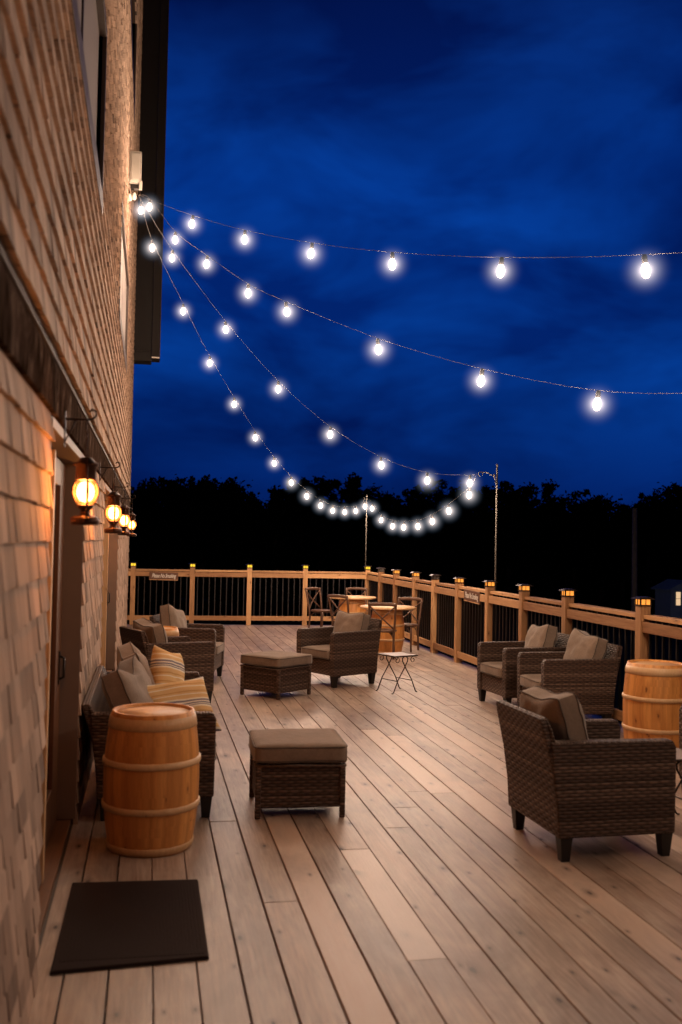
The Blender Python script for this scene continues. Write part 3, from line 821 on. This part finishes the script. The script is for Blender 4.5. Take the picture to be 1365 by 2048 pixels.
def box_cushion(w_, h_, t_, name, parent, seed=0, sag=.04):
    t_ *= 1.15
    """back cushion: fat pillow with a stitched side wall and dark piping"""
    bm = bmesh.new(); n = 20; g_ = {}
    for s in (-1, 1):
        for i in range(n + 1):
            for j in range(n + 1):
                u, v = -1 + 2 * i / n, -1 + 2 * j / n
                prof = ((1 - abs(u) ** 2.6) * (1 - abs(v) ** 2.6)) ** .6
                sq = 1 - .10 * (abs(u) * abs(v)) ** 3
                X = u * w_ / 2 * sq * (1 - .05 * (1 - v * v)); Z = v * h_ / 2 * sq * (1 - .06 * (1 - u * u))
                dent = sag * math.exp(-((u * 1.7) ** 2)) * max(0, v) ** 2 * h_ * 1.4
                nz = mnoise.noise(Vector((u * 1.6 + seed * 3.3, v * 1.9, s * .7 + seed)))
                nz2 = mnoise.noise(Vector((u * 4.6 + seed * 5.3, v * 3.9, s * .7 + seed)))
                Y = s * (t_ * .27 + t_ * .30 * prof * (1 + .4 * nz) + nz2 * .008)
                g_[s, i, j] = bm.verts.new((X, Y, Z - dent))
    for s in (-1, 1):
        for i in range(n):
            for j in range(n):
                q = [g_[s, i, j], g_[s, i + 1, j], g_[s, i + 1, j + 1], g_[s, i, j + 1]]
                f = bm.faces.new(q if s == -1 else q[::-1]); f.smooth = True
    ring = [(i, 0) for i in range(n)] + [(n, j) for j in range(n)] + [(i, n) for i in range(n, 0, -1)] + [(0, j) for j in range(n, 0, -1)]
    k = len(ring)
    for a in range(k):
        p, q = ring[a], ring[(a + 1) % k]
        f = bm.faces.new((g_[-1, p[0], p[1]], g_[1, p[0], p[1]], g_[1, q[0], q[1]], g_[-1, q[0], q[1]])); f.smooth = False
    bmesh.ops.recalc_face_normals(bm, faces=bm.faces)
    rims = {s: [g_[s, *r_].co.copy() for r_ in ring] for s in (-1, 1)}
    me = bpy.data.meshes.new(name); bm.to_mesh(me); bm.free(); me.materials.append(M['fabric'])
    o = bpy.data.objects.new(name, me); COL.objects.link(o); o.parent = parent
    b = MB()
    for s in (-1, 1): b.tube(rims[s], .0045, 5, closed=True)
    b.build('piping', M['piping'], o)
    return o
def piped_cushion(w_, d, h_, name, parent, seed=0, puff=.018):
    o = cushion(w_, d, h_, name, M['fabric'], parent, puff, seed)
    b = MB()
    for s in (-1, 1):
        z = s * h_ * .36; pts = []
        rc = min(.05, h_ * .45)
        for (cx, cy, a0) in ((w_ / 2 - rc, d / 2 - rc, 0), (-w_ / 2 + rc, d / 2 - rc, 90), (-w_ / 2 + rc, -d / 2 + rc, 180), (w_ / 2 - rc, -d / 2 + rc, 270)):
            for k in range(5):
                a = R(a0 + k * 22.5); pts.append((cx + (rc + .002) * math.cos(a), cy + (rc + .002) * math.sin(a), z))
        b.tube(pts, .0048, 5, closed=True)
    b.build('piping', M['piping'], o)
    return o
def leg_mesh(x, y, parent, top=.135, r0=.036, r1=.024, splay=0):
    b = MB(); b.hexa([(x - r1, y - r1, .001), (x + r1, y - r1, .001), (x + r1, y + r1, .001), (x - r1, y + r1, .001), (x - r0, y - r0, top), (x + r0, y - r0, top), (x + r0, y + r0, top), (x - r0, y + r0, top)])
    return b.build('leg', M['black'], parent, bevel=.003)
def lounge(name, W, label, cat, group=None, seats=1, seed=0):
    t = thing(name, (0, 0, 0), 0, label, cat, group)
    hw = W / 2
    side = [(-.36, .13), (-.365, .60), (-.345, .64), (.30, .645), (.385, .645), (.372, .50), (.345, .30), (.335, .13)]
    for s in (-1, 1):
        b = MB(200); b.prism(side, s * hw, s * (hw - .085), 'YZ', .5, None)
        b.build('arm_panel', M['wicker'], t, bevel=.014, bseg=3)
    prof = [(.255, .13), (.334, .13), (.346, .30), (.375, .50), (.425, .70), (.440, .765), (.395, .775), (.365, .70), (.30, .45), (.255, .30)]
    b = MB(201); b.prism(prof, -hw + .004, hw - .004, 'XZ' if False else 'YZ', .5, None)
    o = b.build('backrest', M['wicker'], t, bevel=.012, bseg=3)
    # narrow the top of the backrest a little
    for v in o.data.vertices:
        if v.co.z > .63: v.co.x *= 1 - .10 * (v.co.z - .63) / .14 / (W / .7)
    b = MB(202); b.box(-hw + .087, hw - .087, -.345, .252, .135, .315, .5, None)
    b.build('seat_base', M['wicker'], t, bevel=.012, bseg=3)
    iw = W - .18
    for k in range(seats):
        sw = iw / seats
        c_o = piped_cushion(sw - .008, .60, .115, 'seat_cushion', t, seed + k)
        c_o.location = (-iw / 2 + sw * (k + .5), -.075, .375)
    for sx in (-1, 1):
        for sy in (-.315, .285): leg_mesh(sx * (hw - .045), sy, t)
    return t
def back_cushion(t, x, w_=.50, h_=.44, seed=0, tilt=16, y=.20, z=.63, rz=0, sag=.05):
    o = box_cushion(w_, h_, .17, 'back_cushion', t, seed, sag)
    o.location = (x, y, z); o.rotation_euler = (R(-tilt), 0, R(rz)); return o
G = 'wicker armchairs with taupe cushions'
ch = lounge('wicker_armchair', .70, 'wicker armchair facing left beside the small wrought iron table', 'armchair', G)
back_cushion(ch, 0, seed=1, w_=.52, h_=.46)
ch.location = (2.28, 11.88, 0); ch.rotation_euler = (0, 0, face(-.86, -.51))
RFc = copy_tree(ch, (2.52, 5.42, 0), face(1, .04), 'nearest wicker armchair, seen from behind at lower right')
c1 = copy_tree(ch, (3.95, 10.12, 0), face(-.985, -.10), 'farther wicker armchair of the pair against the right railing')
c2 = copy_tree(ch, (4.0, 9.10, 0), face(-.995, -.0), 'nearer wicker armchair of the pair against the right railing')
c3 = copy_tree(ch, (3.97, 5.95, 0), face(-1, -.05), 'wicker armchair cut off by the right edge, in front of the right barrel')
c4 = copy_tree(ch, (.24, 10.60, 0), face(.93, .36), 'wicker armchair by the left wall in front of the small far barrel')
c5 = copy_tree(ch, (.53, 12.28, 0), face(.97, -.24), 'wicker armchair by the left wall behind the small far barrel')
# loosened cushions so the copies differ
def tweak(root, dz=0, rz=0, dx=0, ty=0):
    for c in children(root):
        if c.name.startswith('back_cushion'):
            c.location.x += dx; c.location.z += dz; c.rotation_euler.z += R(rz); c.rotation_euler.y += R(ty)
tweak(RFc, .03, 3, 0, 3); tweak(c1, .01, -6, .02, -5); tweak(c2, .02, 5, -.02, 6); tweak(c4, 0, 4, 0, -4); tweak(c5, .02, -12, -.02, 14)
sofa = lounge('wicker_sofa', 1.95, 'long wicker sofa against the shingled wall behind the left barrel', 'sofa', None, 2, 5)
for c_2 in children(sofa):
    if c_2.name.startswith('backrest'):
        for v in c_2.data.vertices:
            if v.co.z > .5: v.co.z = .5 + (v.co.z - .5) * .72
sofa.location = (.07, 7.12, 0); sofa.rotation_euler = (0, 0, face(1, 0))
back_cushion(sofa, .50, .88, .50, seed=3, tilt=22, y=.13, z=.66, sag=.16, rz=4)
back_cushion(sofa, -.42, .86, .50, seed=6, tilt=24, y=.15, z=.66, sag=.16, rz=-7)
def throw(name, mat, loc, rot, w_, h_, t_, label, seed):
    o, rim = pillow(w_, h_, t_, name, mat, None, seed, .02)
    o.location = loc; o.rotation_euler = rot
    return tag(o, label, 'pillow')
throw('striped_pillow', M['stripe_a'], (.17, 7.55, .66), (R(-10), R(14), R(62)), .44, .44, .16, 'striped yellow and grey pillow standing upright at the far end of the sofa', 1)
throw('striped_pillow', M['stripe_b'], (.22, 6.72, .575), (R(-38), R(-4), R(22)), .50, .42, .15, 'striped yellow pillow lying tilted nearest the left barrel', 4)

def ottoman(label, loc, rz, seed):
    t = thing('wicker_ottoman', loc, rz, label, 'ottoman', 'wicker ottomans with taupe cushions')
    h = .275
    b = MB(210); b.box(-h + .012, h - .012, -h + .012, h - .012, .062, .325, .5, None); b.build('woven_base', M['wicker'], t, bevel=.008)
    for sx in (-1, 1):
        for sy in (-1, 1):
            b = MB(); b.box(sx * (h - .014) - .017, sx * (h - .014) + .017, sy * (h - .014) - .017, sy * (h - .014) + .017, .001, .330, .5, None); b.build('leg', M['wicker'], t, bevel=.007)
    b = MB(); b.tube([(-h, -h, .322), (h, -h, .322), (h, h, .322), (-h, h, .322)], .010, 6, closed=True); b.build('rim', M['wicker'], t)
    c = piped_cushion(.575, .575, .115, 'cushion', t, seed, .012); c.location = (0, 0, .392)
    return t
ot = ottoman('wicker ottoman with taupe top in front of the sofa, nearest the camera', (.965, 6.36, 0), R(-2), 1)
copy_tree(ot, (1.42, 10.98, 0), R(42), 'wicker ottoman turned cornerwise, in front of the middle armchair')

# ------------------------------------------------------------------ barrels
def barrel(name, loc, rz, label, cat, group=None, h=.70, rt=.238, rb=.285, seed=0, top=None):
    t = thing(name, loc, rz, label, cat, group)
    nst = 20; seg = nst * 4; rs = random.Random(seed)
    tones = []
    for i in range(nst):
        q = rs.uniform(.3, .8); tones += [q, q, q, q]
    def rad(z): u = (z / h - .5) * 2; return rt + (rb - rt) * (1 - u * u)
    b = MB(seed)
    prof = [(rad(z) - (0.0), z) for z in [h * k / 14 for k in range(15)]]
    prof = [(rt - .03, .02)] + prof + [(rt - .018, h), (rt - .018, h - .028)]
    # staves: shallow grooves between them
    b.lathe(prof, seg, tones=tones, cap1=True)
    for f in b.bm.faces:
        # random UV shift per stave so the figure does not run across
        if len(f.verts) == 4:
            a = math.atan2(f.calc_center_median().y, f.calc_center_median().x) % (2 * PI)
            k = int(a / (2 * PI) * nst)
            for lp in f.loops: lp[b.uv].uv.x += k * 3.37; lp[b.uv].uv.y += k * .71
    for v in b.bm.verts:                      # fine joints between the staves
        rr_v = math.hypot(v.co.x, v.co.y)
        if rr_v > rt - .01:
            k = round(math.atan2(v.co.y, v.co.x) / (2 * PI) * seg) % seg
            if k % 4 == 0: v.co.x *= 1 - .010; v.co.y *= 1 - .010; v[b.tone] = .32
    o = b.build('staves', M['barrel'], t, recalc=False)
    b = MB(seed + 1); b.lathe([(.0, h - .026), (rt - .020, h - .026), (rt - .020, h - .014), (.0005, h - .014)], 40, cap0=False, cap1=False, tone=.6); b.build('lid', M['lid'], t)
    def hoop(z0, z1, th):
        b = MB(seed + int(z0 * 100)); r0, r1, rm = rad(z0), rad(z1), rad((z0 + z1) / 2)
        b.lathe([(r0 - .002, z0), (r0 + th * .8, z0 + .003), (rm + th, (z0 + z1) / 2), (r1 + th * .8, z1 - .003), (r1 - .002, z1)], 48, tone=rs.uniform(.3, .9), cap0=False, cap1=False)
        b.build('hoop', M['hoop'], t)
    hoop(.004, .046, .008); hoop(h * .30, h * .30 + .036, .012); hoop(h * .62, h * .62 + .036, .011); hoop(h - .085, h - .022, .006)
    if top:
        b = MB(seed + 5); b.lathe([(.0005, h + .002), (top - .01, h + .002), (top, h + .010), (top, h + .026), (top - .008, h + .034), (.0005, h + .034)], 48, tone=.7, cap0=False, cap1=False); b.build('tabletop', M['lid'], t)
    return t
GB = 'small wooden barrels'
barrel('barrel', (.050, 5.66, 0), 0, 'orange wooden barrel standing between the door mat and the sofa', 'barrel', GB, h=.75, rt=.225, rb=.262, seed=1)
barrel('barrel', (4.08, 7.50, 0), 1.3, 'wooden barrel near the right edge beside the railing', 'barrel', GB, h=.77, rt=.225, rb=.257, seed=8)
barrel('barrel', (.135, 11.52, 0), .7, 'small far barrel between the two armchairs at the left wall', 'barrel', GB, h=.69, rt=.215, rb=.255, seed=12)
barrel('barrel_table', (3.64, 14.95, 0), .3, 'barrel table with round top, the nearer of the two bistro tables', 'table', 'barrel bistro tables', h=.69, rt=.215, rb=.265, seed=21, top=.43)
barrel('barrel_table', (3.62, 17.55, 0), 2.3, 'barrel table with round top, the farther one by the deck corner', 'table', 'barrel bistro tables', h=.69, rt=.215, rb=.265, seed=30, top=.43)

# ------------------------------------------------------------------ cross-back bistro chairs
def bistro(label, loc, rz):
    t = thing('bistro_chair', loc, rz, label, 'chair', 'brown cross back bistro chairs')
    mat = M['dark_wood']; sh = .40; H_ = .80
    def stile(s): return [(s * .17, .165, .001), (s * .165, .150, .20), (s * .17, .150, sh), (s * .185, .185, .58), (s * .195, .235, H_)]
    for s in (-1, 1):
        b = MB(); p = stile(s); q = []
        for i in range(len(p) - 1):
            for k in range(4): q.append(Vector(p[i]).lerp(Vector(p[i + 1]), k / 4))
        q.append(Vector(p[-1])); b.tube(q, [.017] * len(q), 8); b.build('back_leg', mat, t)
        b = MB(); b.tube([(s * .16, -.17, .001), (s * .15, -.155, .2), (s * .145, -.15, sh - .01)], [.014, .016, .018], 8); b.build('front_leg', mat, t)
    b = MB(); b.tube([(x, .235 + .035 * (1 - (x / .205) ** 2), H_ - .005 + .012 * (1 - (x / .205) ** 2)) for x in [-.205 + .41 * k / 10 for k in range(11)]], .021, 8, flat=1.25); b.build('top_rail', mat, t)
    for s in (-1, 1):
        b = MB(); n = 8
        b.tube([(s * (-.185 + .35 * k / n), .232 - .07 * k / n + .03 * math.sin(PI * k / n) + s * .006, H_ - .03 - (H_ - sh - .07) * k / n) for k in range(n + 1)], .0125, 6); b.build('cross_slat', mat, t)
    b = MB(); b.lathe([(.001, -.012), (.185, -.012), (.205, -.002), (.205, .012), (.190, .022), (.001, .018)], 28, (0, 0, sh), cap0=False, cap1=False); o = b.build('seat', mat, t)
    for s in (-1, 1):
        b = MB(); b.tube([(s * .155, -.15, .18), (s * .15, -.13, .30), (s * .12, -.08, sh - .025), (s * .12, .08, sh - .025), (s * .155, .135, .30), (s * .162, .150, .18)], .009, 6); b.build('brace', mat, t)
    b = MB(); b.tube([(-.152, -.155, .17), (-.135, -.15, .30), (-.07, -.14, sh - .025), (.07, -.14, sh - .025), (.135, -.15, .30), (.152, -.155, .17)], .009, 6); b.build('brace', mat, t)
    return t
def bd(dx, dy): return math.atan2(dy, dx) + PI / 2
bc = bistro('brown cross back chair with its back to the camera, at the nearer barrel table', (3.76, 14.62, 0), bd(-.12, 1))
bc.location = (3.44, 14.38, 0); bc.rotation_euler.z = bd(.30, .95)
copy_tree(bc, (4.03, 15.35, 0), bd(-.55, -.83), 'brown cross back chair between the nearer barrel table and the right railing')
copy_tree(bc, (3.22, 18.45, 0), bd(.62, -.78), 'brown cross back chair standing leftmost, against the far railing')
copy_tree(bc, (3.92, 18.55, 0), bd(-.15, -1), 'brown cross back chair behind the farther barrel table')
copy_tree(bc, (3.27, 16.35, 0), bd(.75, .66), 'brown cross back chair partly hidden behind the middle armchair cushion')

# ------------------------------------------------------------------ small wrought iron tables
def iron_table(label, loc, rz):
    t = thing('wrought_iron_table', loc, rz, label, 'side table', 'small wrought iron side tables')
    h = .425; w_ = .165
    b = MB(); b.box(-w_ + .008, w_ - .008, -w_ + .008, w_ - .008, h - .008, h + .004); b.build('tabletop', M['mosaic'], t, bevel=.002)
    b = MB(); b.tube([(-w_, -w_, h - .004), (w_, -w_, h - .004), (w_, w_, h - .004), (-w_, w_, h - .004)], .0075, 6, closed=True); b.build('rim', M['iron'], t)
    for sy in (-1, 1):
        for sx in (-1, 1):
            b = MB(); y = sy * .145
            pts = []
            # foot curl, long leg crossing the middle, scroll under the top
            for k in range(6):
                a = R(200 + k * 22); pts.append((sx * (.165 - .0) + sx * .022 * math.cos(a) * -1, y, .016 + .014 * math.sin(a) + .003))
            pts = [(sx * .185, y, .008), (sx * .172, y, .006), (sx * .158, y, .02), (sx * .10, y, .15), (sx * .02, y, .27), (-sx * .035, y, .36), (-sx * .04, y, .395), (-sx * .02, y, .41)]
            b.tube(pts, .0062, 6); b.build('leg', M['iron'], t)
            b = MB(); c0 = (sx * .115, .375)
            sc_ = [(c0[0] + sx * (.012 + .026 * k / 16) * math.cos(R(100 - k * 24)), y, c0[1] + (.012 + .026 * k / 16) * math.sin(R(100 - k * 24))) for k in range(17)]
            b.tube(sc_, .0045, 5); b.build('scroll', M['iron'], t)
    b = MB(); b.tube([(-.105, -.145, .14), (-.105, .145, .14)], .005, 6); b.tube([(.105, -.145, .14), (.105, .145, .14)], .005, 6); b.build('stretcher', M['iron'], t)
    return t
it = iron_table('small wrought iron table with scroll legs beside the middle armchair', (2.83, 11.12, 0), R(25))
copy_tree(it, (3.20, 5.72, 0), R(5), 'small wrought iron table of which one curled foot shows at the right edge')

# ------------------------------------------------------------------ door mat
b = MB(); b.hexa([(-.335, 4.04, .002), (.285, 4.10, .002), (.285, 5.04, .002), (-.325, 5.07, .002), (-.330, 4.05, .014), (.28, 4.108, .014), (.28, 5.03, .014), (-.32, 5.06, .014)])
dm = b.build('door_mat', M['mat'], bevel=.003)
b = MB()
for k in range(38):
    x = -.30 + .56 * k / 37; b.box(x - .004, x + .004, 4.13, 4.99, .0142, .0158)
b.build('ribs', M['mat'], dm)
tag(dm, 'dark rubber door mat lying in front of the first door', 'door mat')

# ------------------------------------------------------------------ lanterns and their wall brackets
def lantern(label, loc, s=1.0, rz=0):
    t = thing('hanging_lantern', loc, rz, label, 'lantern', 'lit bronze lanterns hanging along the wall'); t.scale = (s,) * 3
    mt = M['lantern_metal']
    b = MB(); b.lathe([(.0005, 0), (.050, 0), (.056, .008), (.056, .028), (.046, .034), (.020, .040), (.018, .060), (.030, .068), (.034, .078), (.030, .082)], 24); b.build('fuel_base', mt, t)
    b = MB(); b.lathe([(.028, .083), (.041, .102), (.0455, .128), (.043, .155), (.032, .176)], 24, cap0=False, cap1=False); b.build('glass_globe', M['lantern_glass'], t)
    b = MB(); b.lathe([(.0005, .090), (.022, .098), (.033, .118), (.034, .135), (.029, .155), (.018, .168), (.0005, .172)], 12, cap0=False, cap1=False); b.build('flame', M['flame'], t)
    b = MB(); b.lathe([(.034, .177), (.040, .180), (.040, .188), (.041, .192), (.039, .232), (.050, .238), (.050, .244), (.034, .252), (.020, .268), (.0005, .272)], 24); b.build('chimney', mt, t)
    b = MB()
    for a in (0, PI / 2, PI, 3 * PI / 2):
        c, s2 = math.cos(a + .12), math.sin(a + .12)
        b.tube([(c * .033, s2 * .033, .080), (c * .050, s2 * .050, .125), (c * .048, s2 * .048, .150), (c * .036, s2 * .036, .182)], .0046, 6)
    b.build('cage', mt, t)
    b = MB(); b.tube([(0, .054, .02), (0, .064, .05), (0, .064, .19), (0, .045, .235), (0, .03, .245)], .0045, 6); b.tube([(0, -.054, .02), (0, -.064, .05), (0, -.064, .19), (0, -.045, .235), (0, -.03, .245)], .0045, 6); b.build('side_tube', mt, t)
    b = MB(); b.tube([(0, -.045, .232)] + [(0, .048 * math.sin(a), .250 + .105 * math.cos(a)) for a in [R(q) for q in range(-75, 76, 15)]] + [(0, .045, .232)], .0025, 6); b.build('bail_handle', M['bracket'], t)
    return t
def wbracket(label, y, z, x1, drop):
    t = thing('lantern_bracket', (WX + .05, y, z), 0, label, 'bracket', 'iron hook brackets above the lanterns')
    L = x1 - (WX + .05)
    b = MB(); b.tube([(0, 0, 0), (L, 0, 0), (L + .02, 0, .004), (L + .034, 0, .018), (L + .032, 0, .034), (L + .016, 0, .040), (L + .006, 0, .030)], .0045, 6)
    b.tube([(0.001, 0, -.09), (L * .5, 0, -.004)], .0035, 6)
    b.tube([(L, 0, -.002), (L - .004, 0, -drop * .5), (L, 0, -drop), (L + .006, 0, -drop + .012)], .003, 6)
    b.box(-.001, .004, -.012, .012, -.11, .03)
    b.build('hook', M['bracket'], t)
LN = [(3.98, -.245, 1.745, 2.155), (6.75, -.232, 1.725, 2.160), (9.3, -.222, 1.72, 2.160), (12.0, -.200, 1.715, 2.160)]
names = ['largest and nearest lit lantern hanging beside the first door', 'second lit lantern hanging between the two doors', 'third lit lantern along the wall, over the sofa end', 'farthest and smallest lit lantern, against the dark trees']
bn = ['iron bracket holding the nearest lantern', 'iron bracket holding the second lantern', 'iron bracket holding the third lantern', 'iron bracket holding the farthest lantern']
for (y, x, z, zb2), nl, nb in zip(LN, names, bn):
    sc0 = .98 if y < 5 else 1.03
    lantern(nl, (x, y, z), sc0, rnd.uniform(-.15, .15)); wbracket(nb, y, zb2, x, max(.02, zb2 - (z + .352 * sc0)))

# ------------------------------------------------------------------ trees
def tree_meshes(seed, kind):
    r3 = random.Random(seed)
    bt = MB(seed); bt.tube([(0, 0, 0), (.1, 0, 2.5), (0, .1, 5), (.1, 0, 8)], [.24, .19, .12, .03], 8)
    limbs = []
    for i in range(9):
        z = 1.5 + i * .65; a = r3.uniform(0, 2 * PI); L = r3.uniform(1.2, 2.6) * (1 - .5 * i / 9)
        e = Vector((math.cos(a) * L, math.sin(a) * L, z + r3.uniform(.3, 1.2))); limbs.append(e)
        bt.tube([(0, 0, z), e * .5 + Vector((0, 0, z * .5)), e], [.08, .05, .02], 5)
    bc_ = bmesh.new()
    def leafs(c, rad, n, sq=1.0):
        for _ in range(n):
            d = Vector((r3.gauss(0, 1), r3.gauss(0, 1), r3.gauss(0, sq))); d = d.normalized() * rad * (r3.random() ** .4 if r3.random() < .95 else r3.uniform(1, 1.55))
            p = c + d; s = r3.uniform(.06, .19)
            a = Vector((r3.gauss(0, 1), r3.gauss(0, 1), r3.gauss(0, 1))).normalized(); q = a.orthogonal().normalized()
            bc_.faces.new([bc_.verts.new(p + a * s), bc_.verts.new(p + q * s * .7), bc_.verts.new(p - a * s), bc_.verts.new(p - q * s * .7)])
    if kind == 'round':
        for i in range(34):
            a = r3.uniform(0, 2 * PI); z = r3.uniform(0, 1); rr = 2.7 * math.sqrt(max(.05, 1 - (z * 1.9 - .85) ** 2)) * r3.uniform(.5, 1)
            c = Vector((math.cos(a) * rr, math.sin(a) * rr, 1.6 + z * 6.0)); leafs(c, r3.uniform(.45, 1.1), 190, .8)
        for i in range(16):
            a = r3.uniform(0, 2 * PI); rr = r3.uniform(.1, 2.1); leafs(Vector((math.cos(a) * rr, math.sin(a) * rr, r3.uniform(6.9, 8.6 - rr * .5))), r3.uniform(.18, .42), 46, 1.4)
    else:
        for i in range(30):
            z = i / 30; rr = 2.0 * (1 - z) ** .75
            for k in range(max(2, int(7 * (1 - z)))):
                a = r3.uniform(0, 2 * PI); q = rr * r3.uniform(.3, 1)
                leafs(Vector((math.cos(a) * q, math.sin(a) * q, 1.0 + z * 7.4)), r3.uniform(.25, .6), 40, .4)
    me = bpy.data.meshes.new('crown'); bc_.to_mesh(me); bc_.free(); me.materials.append(M['leaf'])
    trunk = bt
    return trunk, me
protos = []
for i, kd in enumerate(('round', 'fir', 'round', 'round')):
    tk, cr = tree_meshes(60 + i, kd)
    tko = tk.build('trunk', M['bark']); cro = bpy.data.objects.new('crown', cr); COL.objects.link(cro)
    protos.append((tko, cro))
sky_pts = [(-6, 5.6), (-3.5, 6.0), (-1.5, 5.3), (-.4, 6.3), (1.7, 6.35), (3.9, 6.2), (5.5, 6.5), (7.1, 5.9), (7.9, 5.5), (10.3, 6.0), (12.8, 7.1), (13.4, 7.5), (14.6, 6.5), (16.9, 7.0), (19.1, 5.6), (20.3, 5.3), (22.0, 6.6), (24.6, 6.9), (28.4, 6.3),
           (29.5, 6.6), (31.3, 7.1), (33.5, 7.3), (35.8, 6.8), (38.1, 6.2), (39.5, 5.8), (41.0, 5.2), (42.8, 6.1), (44.7, 7.3), (46.5, 7.6), (49, 7.4), (52, 7.0)]
def sky_h(x):
    for (a, ha), (c, hc) in zip(sky_pts[:-1], sky_pts[1:]):
        if a <= x <= c: return ha + (hc - ha) * (x - a) / (c - a)
    return 6.3
used = set(); x = -6.5; i = 0; rt_ = random.Random(9)
while x < 54:
    kdx = 1 if rt_.random() < .22 else rt_.choice((0, 2, 3))
    if kdx not in used:
        tko, cro = protos[kdx]; used.add(kdx)
    else:
        tko, cro = protos[kdx][0].copy(), protos[kdx][1].copy(); COL.objects.link(tko); COL.objects.link(cro)
    yy = rt_.uniform(78, 84)
    xs = x * yy / 80
    h = (sky_h(x) - 1.7) * yy / 80 + 1.7 + 3.5 + rt_.uniform(-.35, .30)
    s = h / 8.35
    t = thing('tree', (xs, yy, -3.5), rt_.uniform(0, 6.3), 'dark leafy tree in the black row beyond the deck' if kdx != 1 else 'dark pointed tree in the black row beyond the deck', 'tree', 'black row of trees beyond the deck' if kdx != 1 else 'pointed trees in the black row beyond the deck')
    t.scale = (s * rt_.uniform(.95, 1.2),) * 2 + (s,)
    tko.parent = t; cro.parent = t
    x += rt_.uniform(1.7, 2.5); i += 1
for k in range(4):
    if k not in used:
        for o in protos[k]: bpy.data.objects.remove(o)
# dense undergrowth closing the gaps at the foot of the trees
b_ = bmesh.new(); r4 = random.Random(77)
for _ in range(26000):
    x = r4.uniform(-14, 62); h = r4.random() ** .9 * (sky_h(x * .94) + 3.5) * .80; p = Vector((x, 85.5 + r4.uniform(-1.2, 1.2), -3.5 + h))
    s = r4.uniform(.18, .42); a = Vector((r4.gauss(0, 1), r4.gauss(0, .4), r4.gauss(0, 1))).normalized(); q = Vector((a.z, .2, -a.x)).normalized()
    b_.faces.new([b_.verts.new(p + a * s), b_.verts.new(p + q * s * .8), b_.verts.new(p - a * s), b_.verts.new(p - q * s * .8)])
me = bpy.data.meshes.new('undergrowth'); b_.to_mesh(me); b_.free(); me.materials.append(M['leaf'])
o = bpy.data.objects.new('undergrowth', me); COL.objects.link(o); tag(o, 'dark mass of brush behind the trees', None, None, 'stuff')

# ------------------------------------------------------------------ shed and utility pole
sh = thing('shed', (39.75, 70, -3.5), 0, 'small blue garden shed with one lit window at the right edge', 'shed')
b = MB(); b.prism([(-1.15, 0.001), (1.15, .001), (1.15, 2.15), (0, 2.72), (-1.15, 2.15)], -1.2, 1.2, 'XZ', .5); b.build('wall', M['shed'], sh)
for s in (-1, 1):
    b = MB(); b.hexa([(0, -1.4, 2.73), (s * 1.42, -1.4, 2.03), (s * 1.42, 1.4, 2.03), (0, 1.4, 2.73), (0, -1.4, 2.83), (s * 1.42, -1.4, 2.13), (s * 1.42, 1.4, 2.13), (0, 1.4, 2.83)]); b.build('roof', M['shed'], sh)
wv = bpy.data.objects.new('window', None); COL.objects.link(wv); wv.parent = sh
b = MB(); b.box(-.78, -.40, -1.24, -1.21, .95, 1.95); b.build('pane', M['shed_glow'], wv)
b = MB()
for q in ((-.83, -.78, .9, 2.0), (-.40, -.35, .9, 2.0), (-.78, -.40, .90, .95), (-.78, -.40, 1.95, 2.0), (-.78, -.40, 1.43, 1.46)): b.box(q[0], q[1], -1.27, -1.205, q[2], q[3])
b.build('frame', M['shed'], wv)
b = MB(); b.box(.10, .85, -1.24, -1.205, .05, 1.95); b.build('door', M['ground'], sh)
up = MB(); up.tube([(.05, 0, 0), (0, 0, 7.0)], [.15, .11], 10, tone=.5)
o = up.build('utility_pole', M['pole_wood']); o.location = (21.72, 42, -3.5)
tag(o, 'bare wooden utility pole standing before the dark trees at right', 'utility pole')

# ------------------------------------------------------------------ faint moonless key: the bulbs light the deck, one unseen string of them added
scene.view_settings.view_transform = 'Standard'; scene.view_settings.look = 'None'; scene.view_settings.exposure = 0
scene.render.engine = 'CYCLES'
cy = scene.cycles
cy.use_denoising = True
cy.max_bounces = 6; cy.diffuse_bounces = 3; cy.glossy_bounces = 3; cy.transmission_bounces = 2; cy.volume_bounces = 0; cy.transparent_max_bounces = 8
cy.sample_clamp_indirect = 6; cy.sample_clamp_direct = 16
cy.volume_step_rate = 2.0; cy.volume_max_steps = 32
cy.use_light_tree = True
print('bulbs', bulbs_n)
